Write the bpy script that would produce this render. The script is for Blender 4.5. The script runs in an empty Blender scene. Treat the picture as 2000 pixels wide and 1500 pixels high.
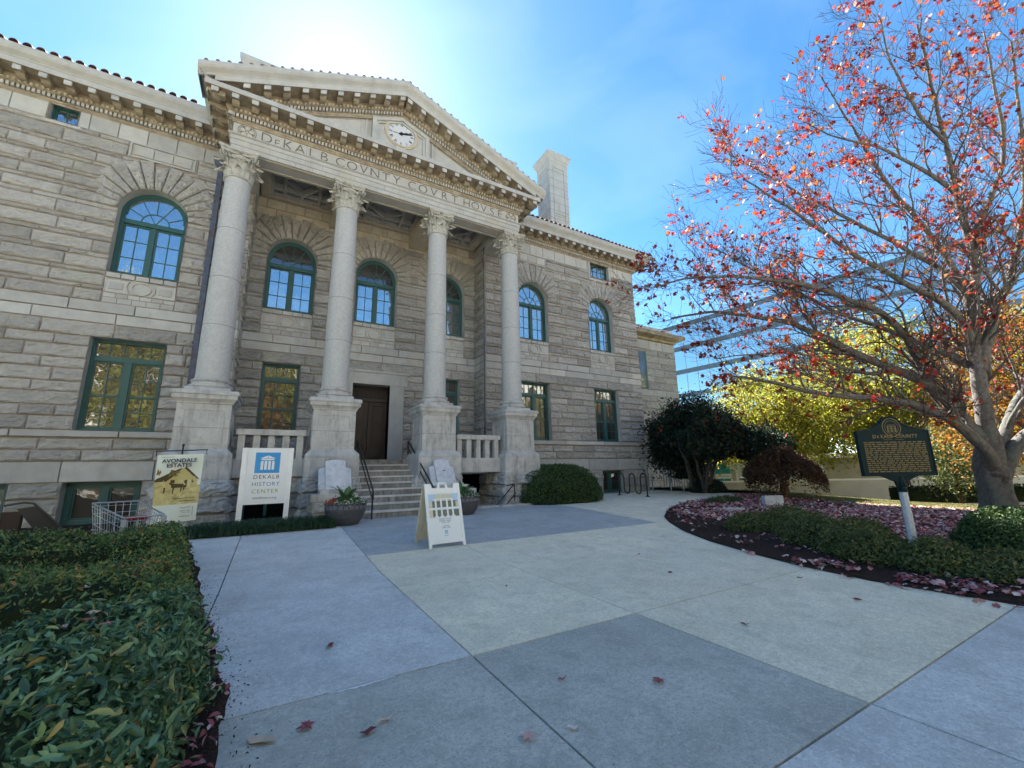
import bpy, math, random
import numpy as np
from mathutils import Vector, Matrix, noise
random.seed(7); RNG = np.random.default_rng(11)
D = bpy.data
sc = bpy.context.scene
COL = sc.collection
PI = math.pi
R = math.radians

# ---------------------------------------------------------------- camera, sky, sun, exposure
FPX = 801.1
yaw, pit, rol = R(29.878), R(11.789), R(-1.1216)
_f = Vector((math.sin(yaw)*math.cos(pit), math.cos(yaw)*math.cos(pit), math.sin(pit)))
_r0 = Vector((math.cos(yaw), -math.sin(yaw), 0)); _u0 = _r0.cross(_f)
_r = _r0*math.cos(rol) + _u0*math.sin(rol); _u = -_r0*math.sin(rol) + _u0*math.cos(rol)
cd = D.cameras.new('camera'); cam = D.objects.new('camera', cd); COL.objects.link(cam)
cd.sensor_width = 36; cd.lens = 36*FPX/2000; cd.clip_end = 3000; cd.clip_start = 0.05
M = Matrix((( _r.x, _u.x, -_f.x, 0), (_r.y, _u.y, -_f.y, -14.0), (_r.z, _u.z, -_f.z, 0), (0, 0, 0, 1)))
cam.matrix_world = M
sc.camera = cam

SUN_AZ, SUN_EL = R(4.0), R(45.5)
w = D.worlds.new("World"); sc.world = w; w.use_nodes = True
nt = w.node_tree; bg = nt.nodes['Background']
sky = nt.nodes.new('ShaderNodeTexSky'); sky.sky_type = 'NISHITA'; sky.sun_disc = False
sky.sun_elevation = SUN_EL; sky.sun_rotation = SUN_AZ
sky.air_density = 1.0; sky.dust_density = 0.33; sky.ozone_density = 3.0; sky.altitude = 300
hs = nt.nodes.new('ShaderNodeHueSaturation'); hs.inputs['Saturation'].default_value = 1.2
tn = nt.nodes.new('ShaderNodeVectorMath'); tn.operation = 'MULTIPLY'; tn.inputs[1].default_value = (.86, 1.03, 1.0)
nt.links.new(sky.outputs[0], hs.inputs['Color']); nt.links.new(hs.outputs[0], tn.inputs[0])
wc = nt.nodes.new('ShaderNodeTexCoord'); wm = nt.nodes.new('ShaderNodeMapping'); wm.inputs['Scale'].default_value = (2.2, 2.2, 5.0); wm.inputs['Rotation'].default_value = (.5, .9, .2)
wn = nt.nodes.new('ShaderNodeTexNoise'); wn.inputs['Scale'].default_value = 1.3; wn.inputs['Detail'].default_value = 7; wn.inputs['Distortion'].default_value = .6
wr = nt.nodes.new('ShaderNodeMapRange'); wr.inputs[1].default_value = .48; wr.inputs[2].default_value = .78; wr.inputs[4].default_value = .17
wx = nt.nodes.new('ShaderNodeMix'); wx.data_type = 'RGBA'; wx.blend_type = 'LIGHTEN'; wx.inputs[7].default_value = (3.4, 4.4, 5.0, 1)
nt.links.new(wc.outputs['Generated'], wm.inputs[0]); nt.links.new(wm.outputs[0], wn.inputs['Vector']); nt.links.new(wn.outputs[0], wr.inputs[0]); nt.links.new(wr.outputs[0], wx.inputs[0])
nt.links.new(tn.outputs[0], wx.inputs[6]); nt.links.new(wx.outputs[2], bg.inputs[0]); bg.inputs[1].default_value = 0.051
sl = D.lights.new('sun', 'SUN'); sl.energy = 5.0; sl.angle = R(0.53); sl.color = (1, .95, .86)
so = D.objects.new('sun', sl); COL.objects.link(so); so.location = (10, 60, 60)
_sd = Vector((math.sin(SUN_AZ)*math.cos(SUN_EL), math.cos(SUN_AZ)*math.cos(SUN_EL), math.sin(SUN_EL)))
so.rotation_euler = _sd.to_track_quat('Z', 'Y').to_euler()
sc.view_settings.view_transform = 'Standard'; sc.view_settings.look = 'None'
sc.view_settings.exposure = 2.55; sc.view_settings.gamma = 1
sc.render.engine = 'CYCLES'
sc.cycles.max_bounces = 6; sc.cycles.transparent_max_bounces = 8
try:
    sc.cycles.use_denoising = True
except Exception: pass

# ---------------------------------------------------------------- helpers
class MB:
    """collects verts / faces / per-vertex tint and links them as one mesh object"""
    def __init__(s): s.v = []; s.f = []; s.t = []
    def add(s, vs, fs, tint=.5):
        n = len(s.v); s.v.extend([tuple(a) for a in vs])
        s.f.extend([tuple(i+n for i in f) for f in fs])
        s.t.extend([tint]*len(vs)); return s
    def box(s, x0, x1, y0, y1, z0, z1, tint=.5):
        if x0 > x1: x0, x1 = x1, x0
        if y0 > y1: y0, y1 = y1, y0
        if z0 > z1: z0, z1 = z1, z0
        v = [(x0,y0,z0),(x1,y0,z0),(x1,y1,z0),(x0,y1,z0),(x0,y0,z1),(x1,y0,z1),(x1,y1,z1),(x0,y1,z1)]
        return s.add(v, [(0,3,2,1),(4,5,6,7),(0,1,5,4),(1,2,6,5),(2,3,7,6),(3,0,4,7)], tint)
    def bar(s, a, b, r, n=8, r2=None, tint=.5, cap=True):
        a, b = Vector(a), Vector(b); d = (b-a).normalized()
        q = d.orthogonal().normalized(); p = d.cross(q)
        r2 = r if r2 is None else r2; vs = []
        for c, rr in ((a, r), (b, r2)):
            for k in range(n):
                t = 2*PI*k/n; vs.append(c + q*math.cos(t)*rr + p*math.sin(t)*rr)
        fs = [(k, (k+1) % n, n+(k+1) % n, n+k) for k in range(n)]
        if cap: fs += [tuple(range(n-1, -1, -1)), tuple(range(n, 2*n))]
        return s.add(vs, fs, tint)
    def tube(s, pts, rads, n=8, tint=.5, closed=False):
        pts = [Vector(p) for p in pts]
        if not hasattr(rads, '__len__'): rads = [rads]*len(pts)
        q = None; vs = []
        for i, p in enumerate(pts):
            if closed: d = (pts[(i+1) % len(pts)] - pts[i-1]).normalized()
            else: d = (pts[min(i+1, len(pts)-1)] - pts[max(i-1, 0)]).normalized()
            if q is None: q = d.orthogonal().normalized()
            else:
                q = q - d*q.dot(d)
                q = q.normalized() if q.length > 1e-6 else d.orthogonal().normalized()
            b = d.cross(q)
            for k in range(n):
                t = 2*PI*k/n; vs.append(p + (q*math.cos(t) + b*math.sin(t))*rads[i])
        fs = []; m = len(pts)
        for i in range(m if closed else m-1):
            j = (i+1) % m
            for k in range(n): fs.append((i*n+k, i*n+(k+1) % n, j*n+(k+1) % n, j*n+k))
        if not closed: fs += [tuple(range(n-1, -1, -1)), tuple((m-1)*n+k for k in range(n))]
        return s.add(vs, fs, tint)
    def lathe(s, prof, cx, cy, n=32, tint=.5):
        vs = []; fs = []
        for r, z in prof:
            for k in range(n):
                t = 2*PI*k/n; vs.append((cx+r*math.cos(t), cy+r*math.sin(t), z))
        for i in range(len(prof)-1):
            for k in range(n): fs.append((i*n+k, i*n+(k+1) % n, (i+1)*n+(k+1) % n, (i+1)*n+k))
        fs.append(tuple(range(n-1, -1, -1))); fs.append(tuple((len(prof)-1)*n+k for k in range(n)))
        return s.add(vs, fs, tint)
    def stack(s, prof, x0, x1, y0, y1, tint=.5):
        """square mouldings: prof = [(outset, z)...]"""
        vs = []; fs = []
        for o, z in prof: vs += [(x0-o,y0-o,z),(x1+o,y0-o,z),(x1+o,y1+o,z),(x0-o,y1+o,z)]
        for i in range(len(prof)-1):
            for k in range(4): fs.append((i*4+k, i*4+(k+1) % 4, i*4+4+(k+1) % 4, i*4+4+k))
        fs.append((3,2,1,0)); m = (len(prof)-1)*4; fs.append((m,m+1,m+2,m+3))
        return s.add(vs, fs, tint)
    def prism(s, pts, d0, d1, F, tint=.5):
        """polygon pts (u,v) extruded between depths d0..d1 through map F(u,v,d)"""
        n = len(pts)
        vs = [F(u, v, d0) for u, v in pts] + [F(u, v, d1) for u, v in pts]
        fs = [tuple(range(n-1, -1, -1)), tuple(range(n, 2*n))] + [(k, (k+1) % n, n+(k+1) % n, n+k) for k in range(n)]
        return s.add(vs, fs, tint)
    def build(s, name, mat, parent=None, local=False, smooth=False):
        me = D.meshes.new(name); me.from_pydata(s.v, [], s.f); me.materials.append(mat)
        a = me.attributes.new('tint', 'FLOAT', 'POINT'); a.data.foreach_set('value', np.array(s.t, dtype=np.float32))
        if smooth: me.shade_smooth()
        me.update()
        return link(D.objects.new(name, me), parent, local)

def link(o, parent=None, local=False):
    COL.objects.link(o)
    if parent:
        o.parent = parent
        if parent.type == 'EMPTY' and not local: o.matrix_parent_inverse = Matrix.Translation(-parent.location)
    return o
def sub(mb, name, mat, parent, smooth=False):
    return mb.build(name, mat, parent, smooth=smooth)
def tag(o, label=None, cat=None, group=None, kind=None):
    if label: o['label'] = label
    if cat: o['category'] = cat
    if group: o['group'] = group
    if kind: o['kind'] = kind
    return o
def empty(name, loc, label, cat, group=None, rz=0):
    o = D.objects.new(name, None); COL.objects.link(o); o.location = loc; o.rotation_euler = (0, 0, rz)
    o.empty_display_size = .2
    return tag(o, label, cat, group)
def copy_tree(o, parent=None):
    kids = [c for c in D.objects if c.parent == o]
    c = o.copy(); COL.objects.link(c)
    if parent: c.parent = parent
    for k in kids: copy_tree(k, c)
    return c
def text(name, s, size, mat, parent, mtx, align='CENTER', ext=.002, offset=0, space=1, local=True):
    cu = D.curves.new('t', 'FONT'); cu.body = s; cu.size = size; cu.align_x = align; cu.align_y = 'CENTER'
    cu.extrude = ext; cu.offset = offset; cu.space_character = space; cu.resolution_u = 3
    ob = D.objects.new('t', cu); COL.objects.link(ob)
    dg = bpy.context.evaluated_depsgraph_get(); me = D.meshes.new_from_object(ob.evaluated_get(dg))
    D.objects.remove(ob); D.curves.remove(cu)
    me.transform(mtx); me.materials.clear(); me.materials.append(mat)
    o = D.objects.new(name, me); me.name = name
    return link(o, parent, local)
def fac(x, y, z, ang=0, tilt=0):
    """matrix for text standing upright facing -Y"""
    return Matrix.Translation((x, y, z)) @ Matrix.Rotation(ang, 4, 'Z') @ Matrix.Rotation(PI/2 - tilt, 4, 'X')

# ---------------------------------------------------------------- materials
def mat(name, col, rough=.8, spec=.3, metal=0, var=None, scale=6, stains=None, bump=0, bscale=40, tintamt=0,
        trans=0, ramp=None, coat=0, bump2=0, b2scale=8, detail=6):
    m = D.materials.new(name); m.use_nodes = True; nt = m.node_tree; N = nt.nodes; L = nt.links
    p = N['Principled BSDF']; p.inputs['Roughness'].default_value = rough; p.inputs['Metallic'].default_value = metal
    p.inputs['Specular IOR Level'].default_value = spec
    if coat: p.inputs['Coat Weight'].default_value = coat
    tc = N.new('ShaderNodeTexCoord'); src = tc.outputs['Object']
    cur = None
    if ramp:
        at = N.new('ShaderNodeAttribute'); at.attribute_name = 'tint'
        cr = N.new('ShaderNodeValToRGB'); cr.color_ramp.interpolation = 'LINEAR'
        el = cr.color_ramp.elements
        while len(el) > 1: el.remove(el[-1])
        el[0].position = ramp[0][0]; el[0].color = (*ramp[0][1], 1)
        for ps, c in ramp[1:]:
            e = el.new(ps); e.color = (*c, 1)
        L.new(at.outputs['Fac'], cr.inputs[0]); cur = cr.outputs[0]
    else:
        rgb = N.new('ShaderNodeRGB'); rgb.outputs[0].default_value = (*col, 1); cur = rgb.outputs[0]
    def mul(cur, fac_out, lo, hi):
        mr = N.new('ShaderNodeMapRange'); mr.inputs[3].default_value = lo; mr.inputs[4].default_value = hi
        L.new(fac_out, mr.inputs[0])
        vm = N.new('ShaderNodeVectorMath'); vm.operation = 'SCALE'
        L.new(cur, vm.inputs[0]); L.new(mr.outputs[0], vm.inputs['Scale']); return vm.outputs[0]
    if tintamt:
        at = N.new('ShaderNodeAttribute'); at.attribute_name = 'tint'
        cur = mul(cur, at.outputs['Fac'], 1-tintamt, 1+tintamt)
    if var:
        no = N.new('ShaderNodeTexNoise'); no.inputs['Scale'].default_value = scale; no.inputs['Detail'].default_value = detail
        no.inputs['Roughness'].default_value = .65
        L.new(src, no.inputs['Vector']); 
        mr = N.new('ShaderNodeMapRange'); mr.inputs[1].default_value = .3; mr.inputs[2].default_value = .7
        L.new(no.outputs[0], mr.inputs[0]); cur = mul(cur, mr.outputs[0], 1-var, 1+var)
    if stains:
        for (scol, ssc, lo, hi, stretch) in stains:
            mp = N.new('ShaderNodeMapping'); mp.inputs['Scale'].default_value = stretch; L.new(src, mp.inputs[0])
            no = N.new('ShaderNodeTexNoise'); no.inputs['Scale'].default_value = ssc; no.inputs['Detail'].default_value = 8
            no.inputs['Roughness'].default_value = .7
            L.new(mp.outputs[0], no.inputs['Vector'])
            mr = N.new('ShaderNodeMapRange'); mr.inputs[1].default_value = lo; mr.inputs[2].default_value = hi
            L.new(no.outputs[0], mr.inputs[0])
            mx = N.new('ShaderNodeMix'); mx.data_type = 'RGBA'
            L.new(mr.outputs[0], mx.inputs[0]); L.new(cur, mx.inputs[6]); mx.inputs[7].default_value = (*scol, 1)
            cur = mx.outputs[2]
    L.new(cur, p.inputs['Base Color'])
    if bump:
        no = N.new('ShaderNodeTexNoise'); no.inputs['Scale'].default_value = bscale; no.inputs['Detail'].default_value = 8
        no.inputs['Roughness'].default_value = .7; L.new(src, no.inputs['Vector'])
        b = N.new('ShaderNodeBump'); b.inputs['Strength'].default_value = bump; b.inputs['Distance'].default_value = .02
        L.new(no.outputs[0], b.inputs['Height'])
        if bump2:
            n2 = N.new('ShaderNodeTexNoise'); n2.inputs['Scale'].default_value = b2scale; n2.inputs['Detail'].default_value = 4
            L.new(src, n2.inputs['Vector']); b2 = N.new('ShaderNodeBump'); b2.inputs['Strength'].default_value = bump2
            b2.inputs['Distance'].default_value = .06; L.new(n2.outputs[0], b2.inputs['Height']); L.new(b2.outputs[0], b.inputs['Normal'])
        L.new(b.outputs[0], p.inputs['Normal'])
    if trans:
        tr = N.new('ShaderNodeBsdfTranslucent'); L.new(cur, tr.inputs[0])
        ms = N.new('ShaderNodeMixShader'); ms.inputs[0].default_value = trans
        L.new(p.outputs[0], ms.inputs[1]); L.new(tr.outputs[0], ms.inputs[2])
        L.new(ms.outputs[0], N['Material Output'].inputs[0])
    return m

GR = (.16, .15, .12); DK = (.07, .06, .05)
m_rough = mat('rock_faced_stone', (.325, .315, .295), .92, .2, var=.12, scale=5, tintamt=.20, bump=.5, bscale=26,
              bump2=.5, b2scale=8, stains=[((.27,.23,.20), 2.2, .60, .80, (1,1,2)), ((.36,.36,.30), .9, .50, .78, (1,1,1))])
m_smooth = mat('dressed_stone', (.40, .40, .385), .85, .25, var=.12, scale=3, tintamt=.13, bump=.12, bscale=60,
               stains=[((.26,.24,.20), 1.3, .56, .85, (2,2,.5)), ((.40,.34,.25), .8, .55, .8, (1,1,1))])
m_base = mat('weathered_base_stone', (.44, .44, .43), .88, .25, var=.16, scale=4, tintamt=.14, bump=.2, bscale=50,
             stains=[((.16,.155,.15), 1.6, .50, .78, (2.4,2.4,.5)), ((.25,.25,.26), 5, .56, .75, (1,1,1))])
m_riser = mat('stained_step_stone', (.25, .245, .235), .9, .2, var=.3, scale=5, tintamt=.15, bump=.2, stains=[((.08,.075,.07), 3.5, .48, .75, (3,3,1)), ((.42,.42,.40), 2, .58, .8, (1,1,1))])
m_tread = mat('pale_step_stone', (.55, .55, .53), .8, .3, var=.12, scale=5, tintamt=.1)  # paler than the risers, so each tread reads apart
m_shaft = mat('granite_shaft', (.42, .425, .43), .8, .3, var=.14, scale=14, bump=.1, bscale=120,
              stains=[((.34,.33,.31), 2.2, .54, .80, (3,3,.35)), ((.42,.41,.38), 60, .5, .7, (1,1,1))])
m_carve = mat('carved_stone', (.42, .41, .37), .88, .2, var=.2, scale=9, bump=.3, bscale=40,
              stains=[((.17,.14,.11), 3, .55, .8, (1,1,1))])
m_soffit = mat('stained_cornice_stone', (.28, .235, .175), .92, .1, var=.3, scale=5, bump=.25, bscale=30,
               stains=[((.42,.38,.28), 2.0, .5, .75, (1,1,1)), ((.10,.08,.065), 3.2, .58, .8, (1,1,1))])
m_warm = mat('warm_inner_stone', (.46, .41, .32), .88, .2, var=.14, scale=4, tintamt=.12, bump=.1, bscale=50)
m_coffer = mat('coffered_ceiling_stone', (.34, .33, .31), .9, .2, var=.2, scale=8)
m_dark = mat('black_fill', (.006, .006, .007), .9, .05)  # near-black fill for unlit openings and the unseen core
m_joint = mat('mortar_backing', (.29, .24, .21), .95, .1, var=.25, scale=12, bump=.2)
m_dark_line = mat('dark_line_and_cut_shade', (.15, .135, .115), .95, .1)  # dark colour for joints, and for shade in cut letters and rosettes
m_green = mat('green_painted_wood', (.022, .085, .082), .45, .4, var=.12, scale=20)
m_teal = mat('teal_panel', (.0, .26, .30), .5, .4, var=.05, scale=3)
m_copper = mat('weathered_copper', (.085, .105, .15), .6, .3, .1, var=.3, scale=8, stains=[((.10,.05,.045), 3, .5, .7, (1,1,1))])
m_tile = mat('clay_roof_tile', (.17, .11, .085), .85, .2, var=.3, scale=10, tintamt=.2, bump=.2)
m_door = mat('dark_oak', (.024, .012, .008), .5, .4, var=.3, scale=6, bump=.15, bscale=30)
m_iron = mat('black_iron', (.012, .012, .015), .45, .5)
m_steel = mat('galvanised_steel', (.42, .44, .47), .38, .5, .75, var=.15, scale=25)
m_white = mat('white_plastic', (.78, .79, .79), .45, .4, var=.05, scale=12, stains=[((.55,.54,.48), 2.5, .6, .9, (1,1,1))])
m_cream = mat('dirty_white_plastic', (.60, .55, .40), .5, .3, var=.12, scale=8)
m_paper = mat('printed_white', (.74, .76, .77), .6, .3, var=.03, scale=3)
m_blue = mat('printed_blue', (.045, .29, .62), .5, .3, var=.03)
m_ink = mat('printed_ink', (.05, .05, .065), .7, .1)
m_inkblue = mat('printed_ink_blue', (.09, .19, .42), .7, .1)
m_inkgreen = mat('printed_ink_olive', (.30, .31, .07), .7, .1)
m_sepia = mat('sepia_print', (.56, .48, .22), .7, .2, var=.25, scale=9, stains=[((.25,.20,.07), 6, .5, .75, (1,1,1))])
m_sepia2 = mat('sepia_print_light', (.55, .50, .26), .7, .2, var=.12, scale=12)
m_sepia3 = mat('sepia_print_dark', (.08, .065, .03), .7, .2)
m_sepia4 = mat('sepia_print_wall', (.50, .42, .18), .7, .2, var=.1, scale=20)
m_leafprint = mat('tree_print', (.20, .15, .05), .7, .2, var=.3, scale=30)
m_mkr = mat('dark_green_cast_metal', (.006, .017, .020), .7, .12, var=.15, scale=20)
m_gold = mat('worn_gold_paint', (.17, .13, .06), .7, .15, var=.3, scale=60)
m_pole = mat('galvanised_post', (.36, .39, .43), .6, .4, .3, var=.2, scale=30)
m_pot = mat('charcoal_planter', (.075, .073, .078), .6, .35, var=.2, scale=14)
m_potband = mat('planter_band', (.15, .145, .175), .6, .3, var=.2, scale=18)
m_soil = mat('mulch_soil', (.045, .028, .022), .95, .1, var=.5, scale=60, bump=.9, bscale=70)
m_bark = mat('grey_bark', (.13, .12, .115), .92, .15, var=.35, scale=14, bump=.9, bscale=26, bump2=.4, b2scale=9,
             stains=[((.10,.13,.10), 3, .5, .7, (1,1,1)), ((.06,.045,.04), 7, .52, .7, (1,1,.4))])
m_twig = mat('twig_bark', (.075, .060, .055), .85, .25, var=.35, scale=8)
m_brownbark = mat('brown_bark', (.10, .06, .04), .92, .1, var=.3, scale=12, bump=.6)
m_marble = mat('grey_marble', (.55, .57, .60), .45, .4, var=.16, scale=7, stains=[((.3,.31,.33), 5, .54, .75, (1,1,1))])
m_red = mat('red_plastic', (.35, .03, .03), .5, .3)
m_brick = mat('far_concrete', (.42, .41, .38), .9, .2, var=.12, scale=1.2)
m_shadewall = mat('olive_recess_shade', (.28, .27, .2), .9, .2, var=.15, scale=1)  # darker olive puts the shade of the deck recess into colour
m_face = mat('clock_face_paint', (.52, .54, .57), .5, .3)
m_car = mat('silver_car_paint', (.5, .52, .55), .3, .5, .3)

def glass_mat(name, base, mixf, rough=.015, wav=0.0):
    m = D.materials.new(name); m.use_nodes = True; N = m.node_tree.nodes; L = m.node_tree.links
    p = N['Principled BSDF']; p.inputs['Base Color'].default_value = (*base, 1); p.inputs['Roughness'].default_value = .4
    g = N.new('ShaderNodeBsdfGlossy'); g.inputs['Roughness'].default_value = rough; g.inputs[0].default_value = (.93, .97, 1, 1)
    ms = N.new('ShaderNodeMixShader')
    lw = N.new('ShaderNodeLayerWeight'); lw.inputs[0].default_value = .35
    mr = N.new('ShaderNodeMapRange'); mr.inputs[3].default_value = mixf; mr.inputs[4].default_value = min(1, mixf+.35)
    L.new(lw.outputs['Fresnel'], mr.inputs[0]); L.new(mr.outputs[0], ms.inputs[0])
    L.new(p.outputs[0], ms.inputs[1]); L.new(g.outputs[0], ms.inputs[2]); L.new(ms.outputs[0], N['Material Output'].inputs[0])
    if wav:
        tc = N.new('ShaderNodeTexCoord'); no = N.new('ShaderNodeTexNoise'); no.inputs['Scale'].default_value = 2.2
        b = N.new('ShaderNodeBump'); b.inputs['Strength'].default_value = wav; b.inputs['Distance'].default_value = .01
        L.new(tc.outputs['Object'], no.inputs['Vector']); L.new(no.outputs[0], b.inputs['Height']); L.new(b.outputs[0], g.inputs['Normal'])
    return m
m_glass = glass_mat('window_glass', (.06, .06, .06), .48, wav=.8)
m_glassdk = glass_mat('dim_window_glass', (.010, .009, .008), .12, wav=.5)
m_glassbs = glass_mat('basement_glass', (.006, .006, .007), .05, wav=.5)
m_tower = glass_mat('office_glass', (.02, .05, .09), .72, .05)

def leafmat(name, ramp, trans=.4, rough=.55, spec=.3):
    return mat(name, (0, 0, 0), rough, spec, ramp=ramp, trans=trans)
m_lf_hedge = leafmat('hedge_leaves', [(0, (.04,.085,.03)), (.5, (.12,.21,.075)), (.8, (.21,.31,.11)), (.92, (.36,.34,.08)), (1, (.42,.22,.09))], .25)
m_lf_broad = leafmat('broad_leaves', [(0, (.04,.09,.042)), (.5, (.11,.22,.10)), (.85, (.21,.36,.18)), (.95, (.36,.36,.10)), (1, (.46,.28,.12))], .22, .42, .5)
m_lf_dark = leafmat('evergreen_leaves', [(0, (.006,.014,.008)), (.6, (.014,.032,.018)), (.93, (.03,.055,.025)), (.96, (.26,.05,.03)), (1, (.40,.09,.05))], .2)
m_lf_box = leafmat('clipped_leaves', [(0, (.022,.045,.014)), (.6, (.055,.105,.032)), (1, (.13,.19,.06))], .2)
m_lf_yel = leafmat('yellow_green_leaves', [(0, (.09,.13,.018)), (.4, (.26,.27,.03)), (.75, (.40,.36,.05)), (1, (.46,.28,.05))], .58)
m_lf_orange = leafmat('orange_leaves', [(0, (.09,.08,.015)), (.4, (.22,.13,.02)), (.75, (.26,.085,.018)), (1, (.26,.20,.03))], .5)
m_lf_maple = leafmat('red_maple_leaves', [(0, (.14,.012,.014)), (.3, (.30,.022,.022)), (.55, (.36,.045,.022)), (.75, (.42,.11,.02)), (.87, (.20,.14,.03)), (.93, (.40,.22,.17)), (1, (.10,.03,.02))], .5)
m_lf_jm = leafmat('bronze_leaves', [(0, (.035,.022,.012)), (.6, (.095,.050,.028)), (1, (.19,.10,.05))], .25)
m_lf_olive = leafmat('olive_shrub_leaves', [(0, (.045,.065,.025)), (.5, (.12,.155,.055)), (.85, (.21,.22,.07)), (1, (.36,.18,.09))], .25)
m_litter = leafmat('fallen_leaf_litter', [(0, (.13,.04,.035)), (.25, (.30,.07,.085)), (.5, (.42,.16,.18)), (.7, (.56,.34,.33)), (.85, (.68,.57,.54)), (1, (.55,.42,.30))], .1, .7)
m_grassb = leafmat('grass_blades', [(0, (.02,.05,.028)), (.6, (.045,.10,.055)), (1, (.09,.16,.09))], .25)
m_lawn = leafmat('lawn_blades', [(0, (.05,.06,.014)), (.5, (.12,.115,.03)), (1, (.20,.17,.06))], .3)
m_flower = leafmat('planter_flowers', [(0, (.5,.05,.07)), (.25, (.45,.2,.12)), (.3, (.10,.2,.06)), (.8, (.05,.13,.04)), (.85, (.7,.7,.7)), (1, (.75,.75,.72))], .25)

def wash(o_mat, col1, col2, sc_):  # two-tone concrete
    pass
def conc(name, c, c2, blotch):
    k = lambda f: tuple(min(1, v*f) for v in c)
    return mat(name, c, .9, .25, var=.20, scale=1.9, tintamt=.08, bump=.5, bscale=80, detail=10,
               stains=[(c2, .7, .48, .70, (1,1,1)), (blotch, 1.5, .54, .74, (1,.45,1)), (k(.72), 4, .50, .70, (1,1,1)), (k(.78), 24, .44, .70, (1,1,1)),
                       (k(1.22), 45, .50, .70, (1,1,1)), (k(.60), 95, .50, .66, (1,1,1)), (k(.40), 13, .69, .72, (1,1,1)), (k(.66), 2.6, .60, .72, (1,.5,1))])
m_cblue = conc('pale_grey_concrete', (.67,.65,.61), (.75,.735,.70), (.46,.45,.42))
m_cgrey = conc('dark_grey_concrete', (.52,.505,.44), (.66,.645,.57), (.34,.325,.27))
m_ctan = conc('tan_concrete', (.86,.765,.58), (.88,.80,.65), (.62,.53,.39))
m_csteel = conc('steel_grey_concrete', (.46,.47,.465), (.55,.56,.56), (.32,.33,.33))  # darker slab colour of its own, by the steps

# ---------------------------------------------------------------- ground shape
def gz(x, y):
    t = min(1, max(0, (-4-y)/4)); z = -1.1 - .2*t
    return z - min(2.0, max(0, (x-17)*.08))

# ================================================================ THE COURTHOUSE
CH = empty('courthouse', (2.8, 0, -1.1), 'rock faced stone courthouse with four column portico, clock pediment and tall chimney', 'building')
XV = Vector((1, 0, 0)); YV = Vector((0, 1, 0)); ZV = Vector((0, 0, 1))
def plane(ox, oy, xd, n):
    o = Vector((ox, oy, 0)); xd = Vector(xd); n = Vector(n)
    return lambda u, v, d: (o.x+u*xd.x+d*n.x, o.y+u*xd.y+d*n.y, v+d*n.z)
P_W = plane(0, 0, (1,0,0), (0,-1,0))        # wings
P_P = plane(0, 1.0, (1,0,0), (0,-1,0))      # porch back wall
P_RR = plane(6.853, 0, (0,1,0), (-1,0,0))   # right return wall
P_RL = plane(-1.253, 0, (0,1,0), (1,0,0))   # left return wall

def stone(mb, c, F, proud, rough=True, gap=.0055, tint=None):
    """one stone: c = four corners (u,v) counter-clockwise from lower left"""
    c00, c10, c11, c01 = c
    wid = max(math.dist(c00, c10), math.dist(c01, c11)); hei = max(math.dist(c00, c01), math.dist(c10, c11))
    if wid < .03 or hei < .03: return
    tint = random.random() if tint is None else tint
    e = .016 if rough else .010
    nu = max(2, int(wid/.05)) if rough else 1; nv = max(2, int(hei/.036)) if rough else 1
    gu, gv = gap/wid, gap/hei; eu, ev = min(.3, e/wid), min(.3, e/hei)
    us = [gu, gu+eu] + [gu+eu + (1-2*gu-2*eu)*i/nu for i in range(1, nu)] + [1-gu-eu, 1-gu]
    vs = [gv, gv+ev] + [gv+ev + (1-2*gv-2*ev)*i/nv for i in range(1, nv)] + [1-gv-ev, 1-gv]
    sx, sy = random.random()*50, random.random()*50
    lvl = .3 + .4*random.random(); amp = .5+.5*random.random()
    V = []; nU, nV = len(us), len(vs)
    for j, t in enumerate(vs):
        for i, s_ in enumerate(us):
            a = (c00[0]*(1-s_)+c10[0]*s_, c00[1]*(1-s_)+c10[1]*s_); b = (c01[0]*(1-s_)+c11[0]*s_, c01[1]*(1-s_)+c11[1]*s_)
            u = a[0]*(1-t)+b[0]*t; v = a[1]*(1-t)+b[1]*t
            if i in (0, nU-1) or j in (0, nV-1): d = -.008
            elif not rough: d = proud
            else:
                led = lvl + .42*noise.noise((s_*wid*2.6+sx, sy, 0)) + .10*noise.noise((s_*wid*9+sx, sy, 9))
                k = 1/(1+math.exp(max(-30, min(30, (t-led)*34))))
                n1 = noise.noise((s_*wid*3.5+sx, t*hei*7+sy, 1)); n2 = noise.noise((s_*wid*11+sx, t*hei*17+sy, 4))
                edge = 1 if 1 < i < nU-2 and 1 < j < nV-2 else .55
                d = .014 + edge*proud*(.34 + .66*k*amp + .60*n1 + .50*n2)
                d = max(.006, d)
            V.append(F(u, v, d))
    fs = [(j*nU+i, j*nU+i+1, (j+1)*nU+i+1, (j+1)*nU+i) for j in range(nV-1) for i in range(nU-1)]
    mb.add(V, fs, tint)

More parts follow.
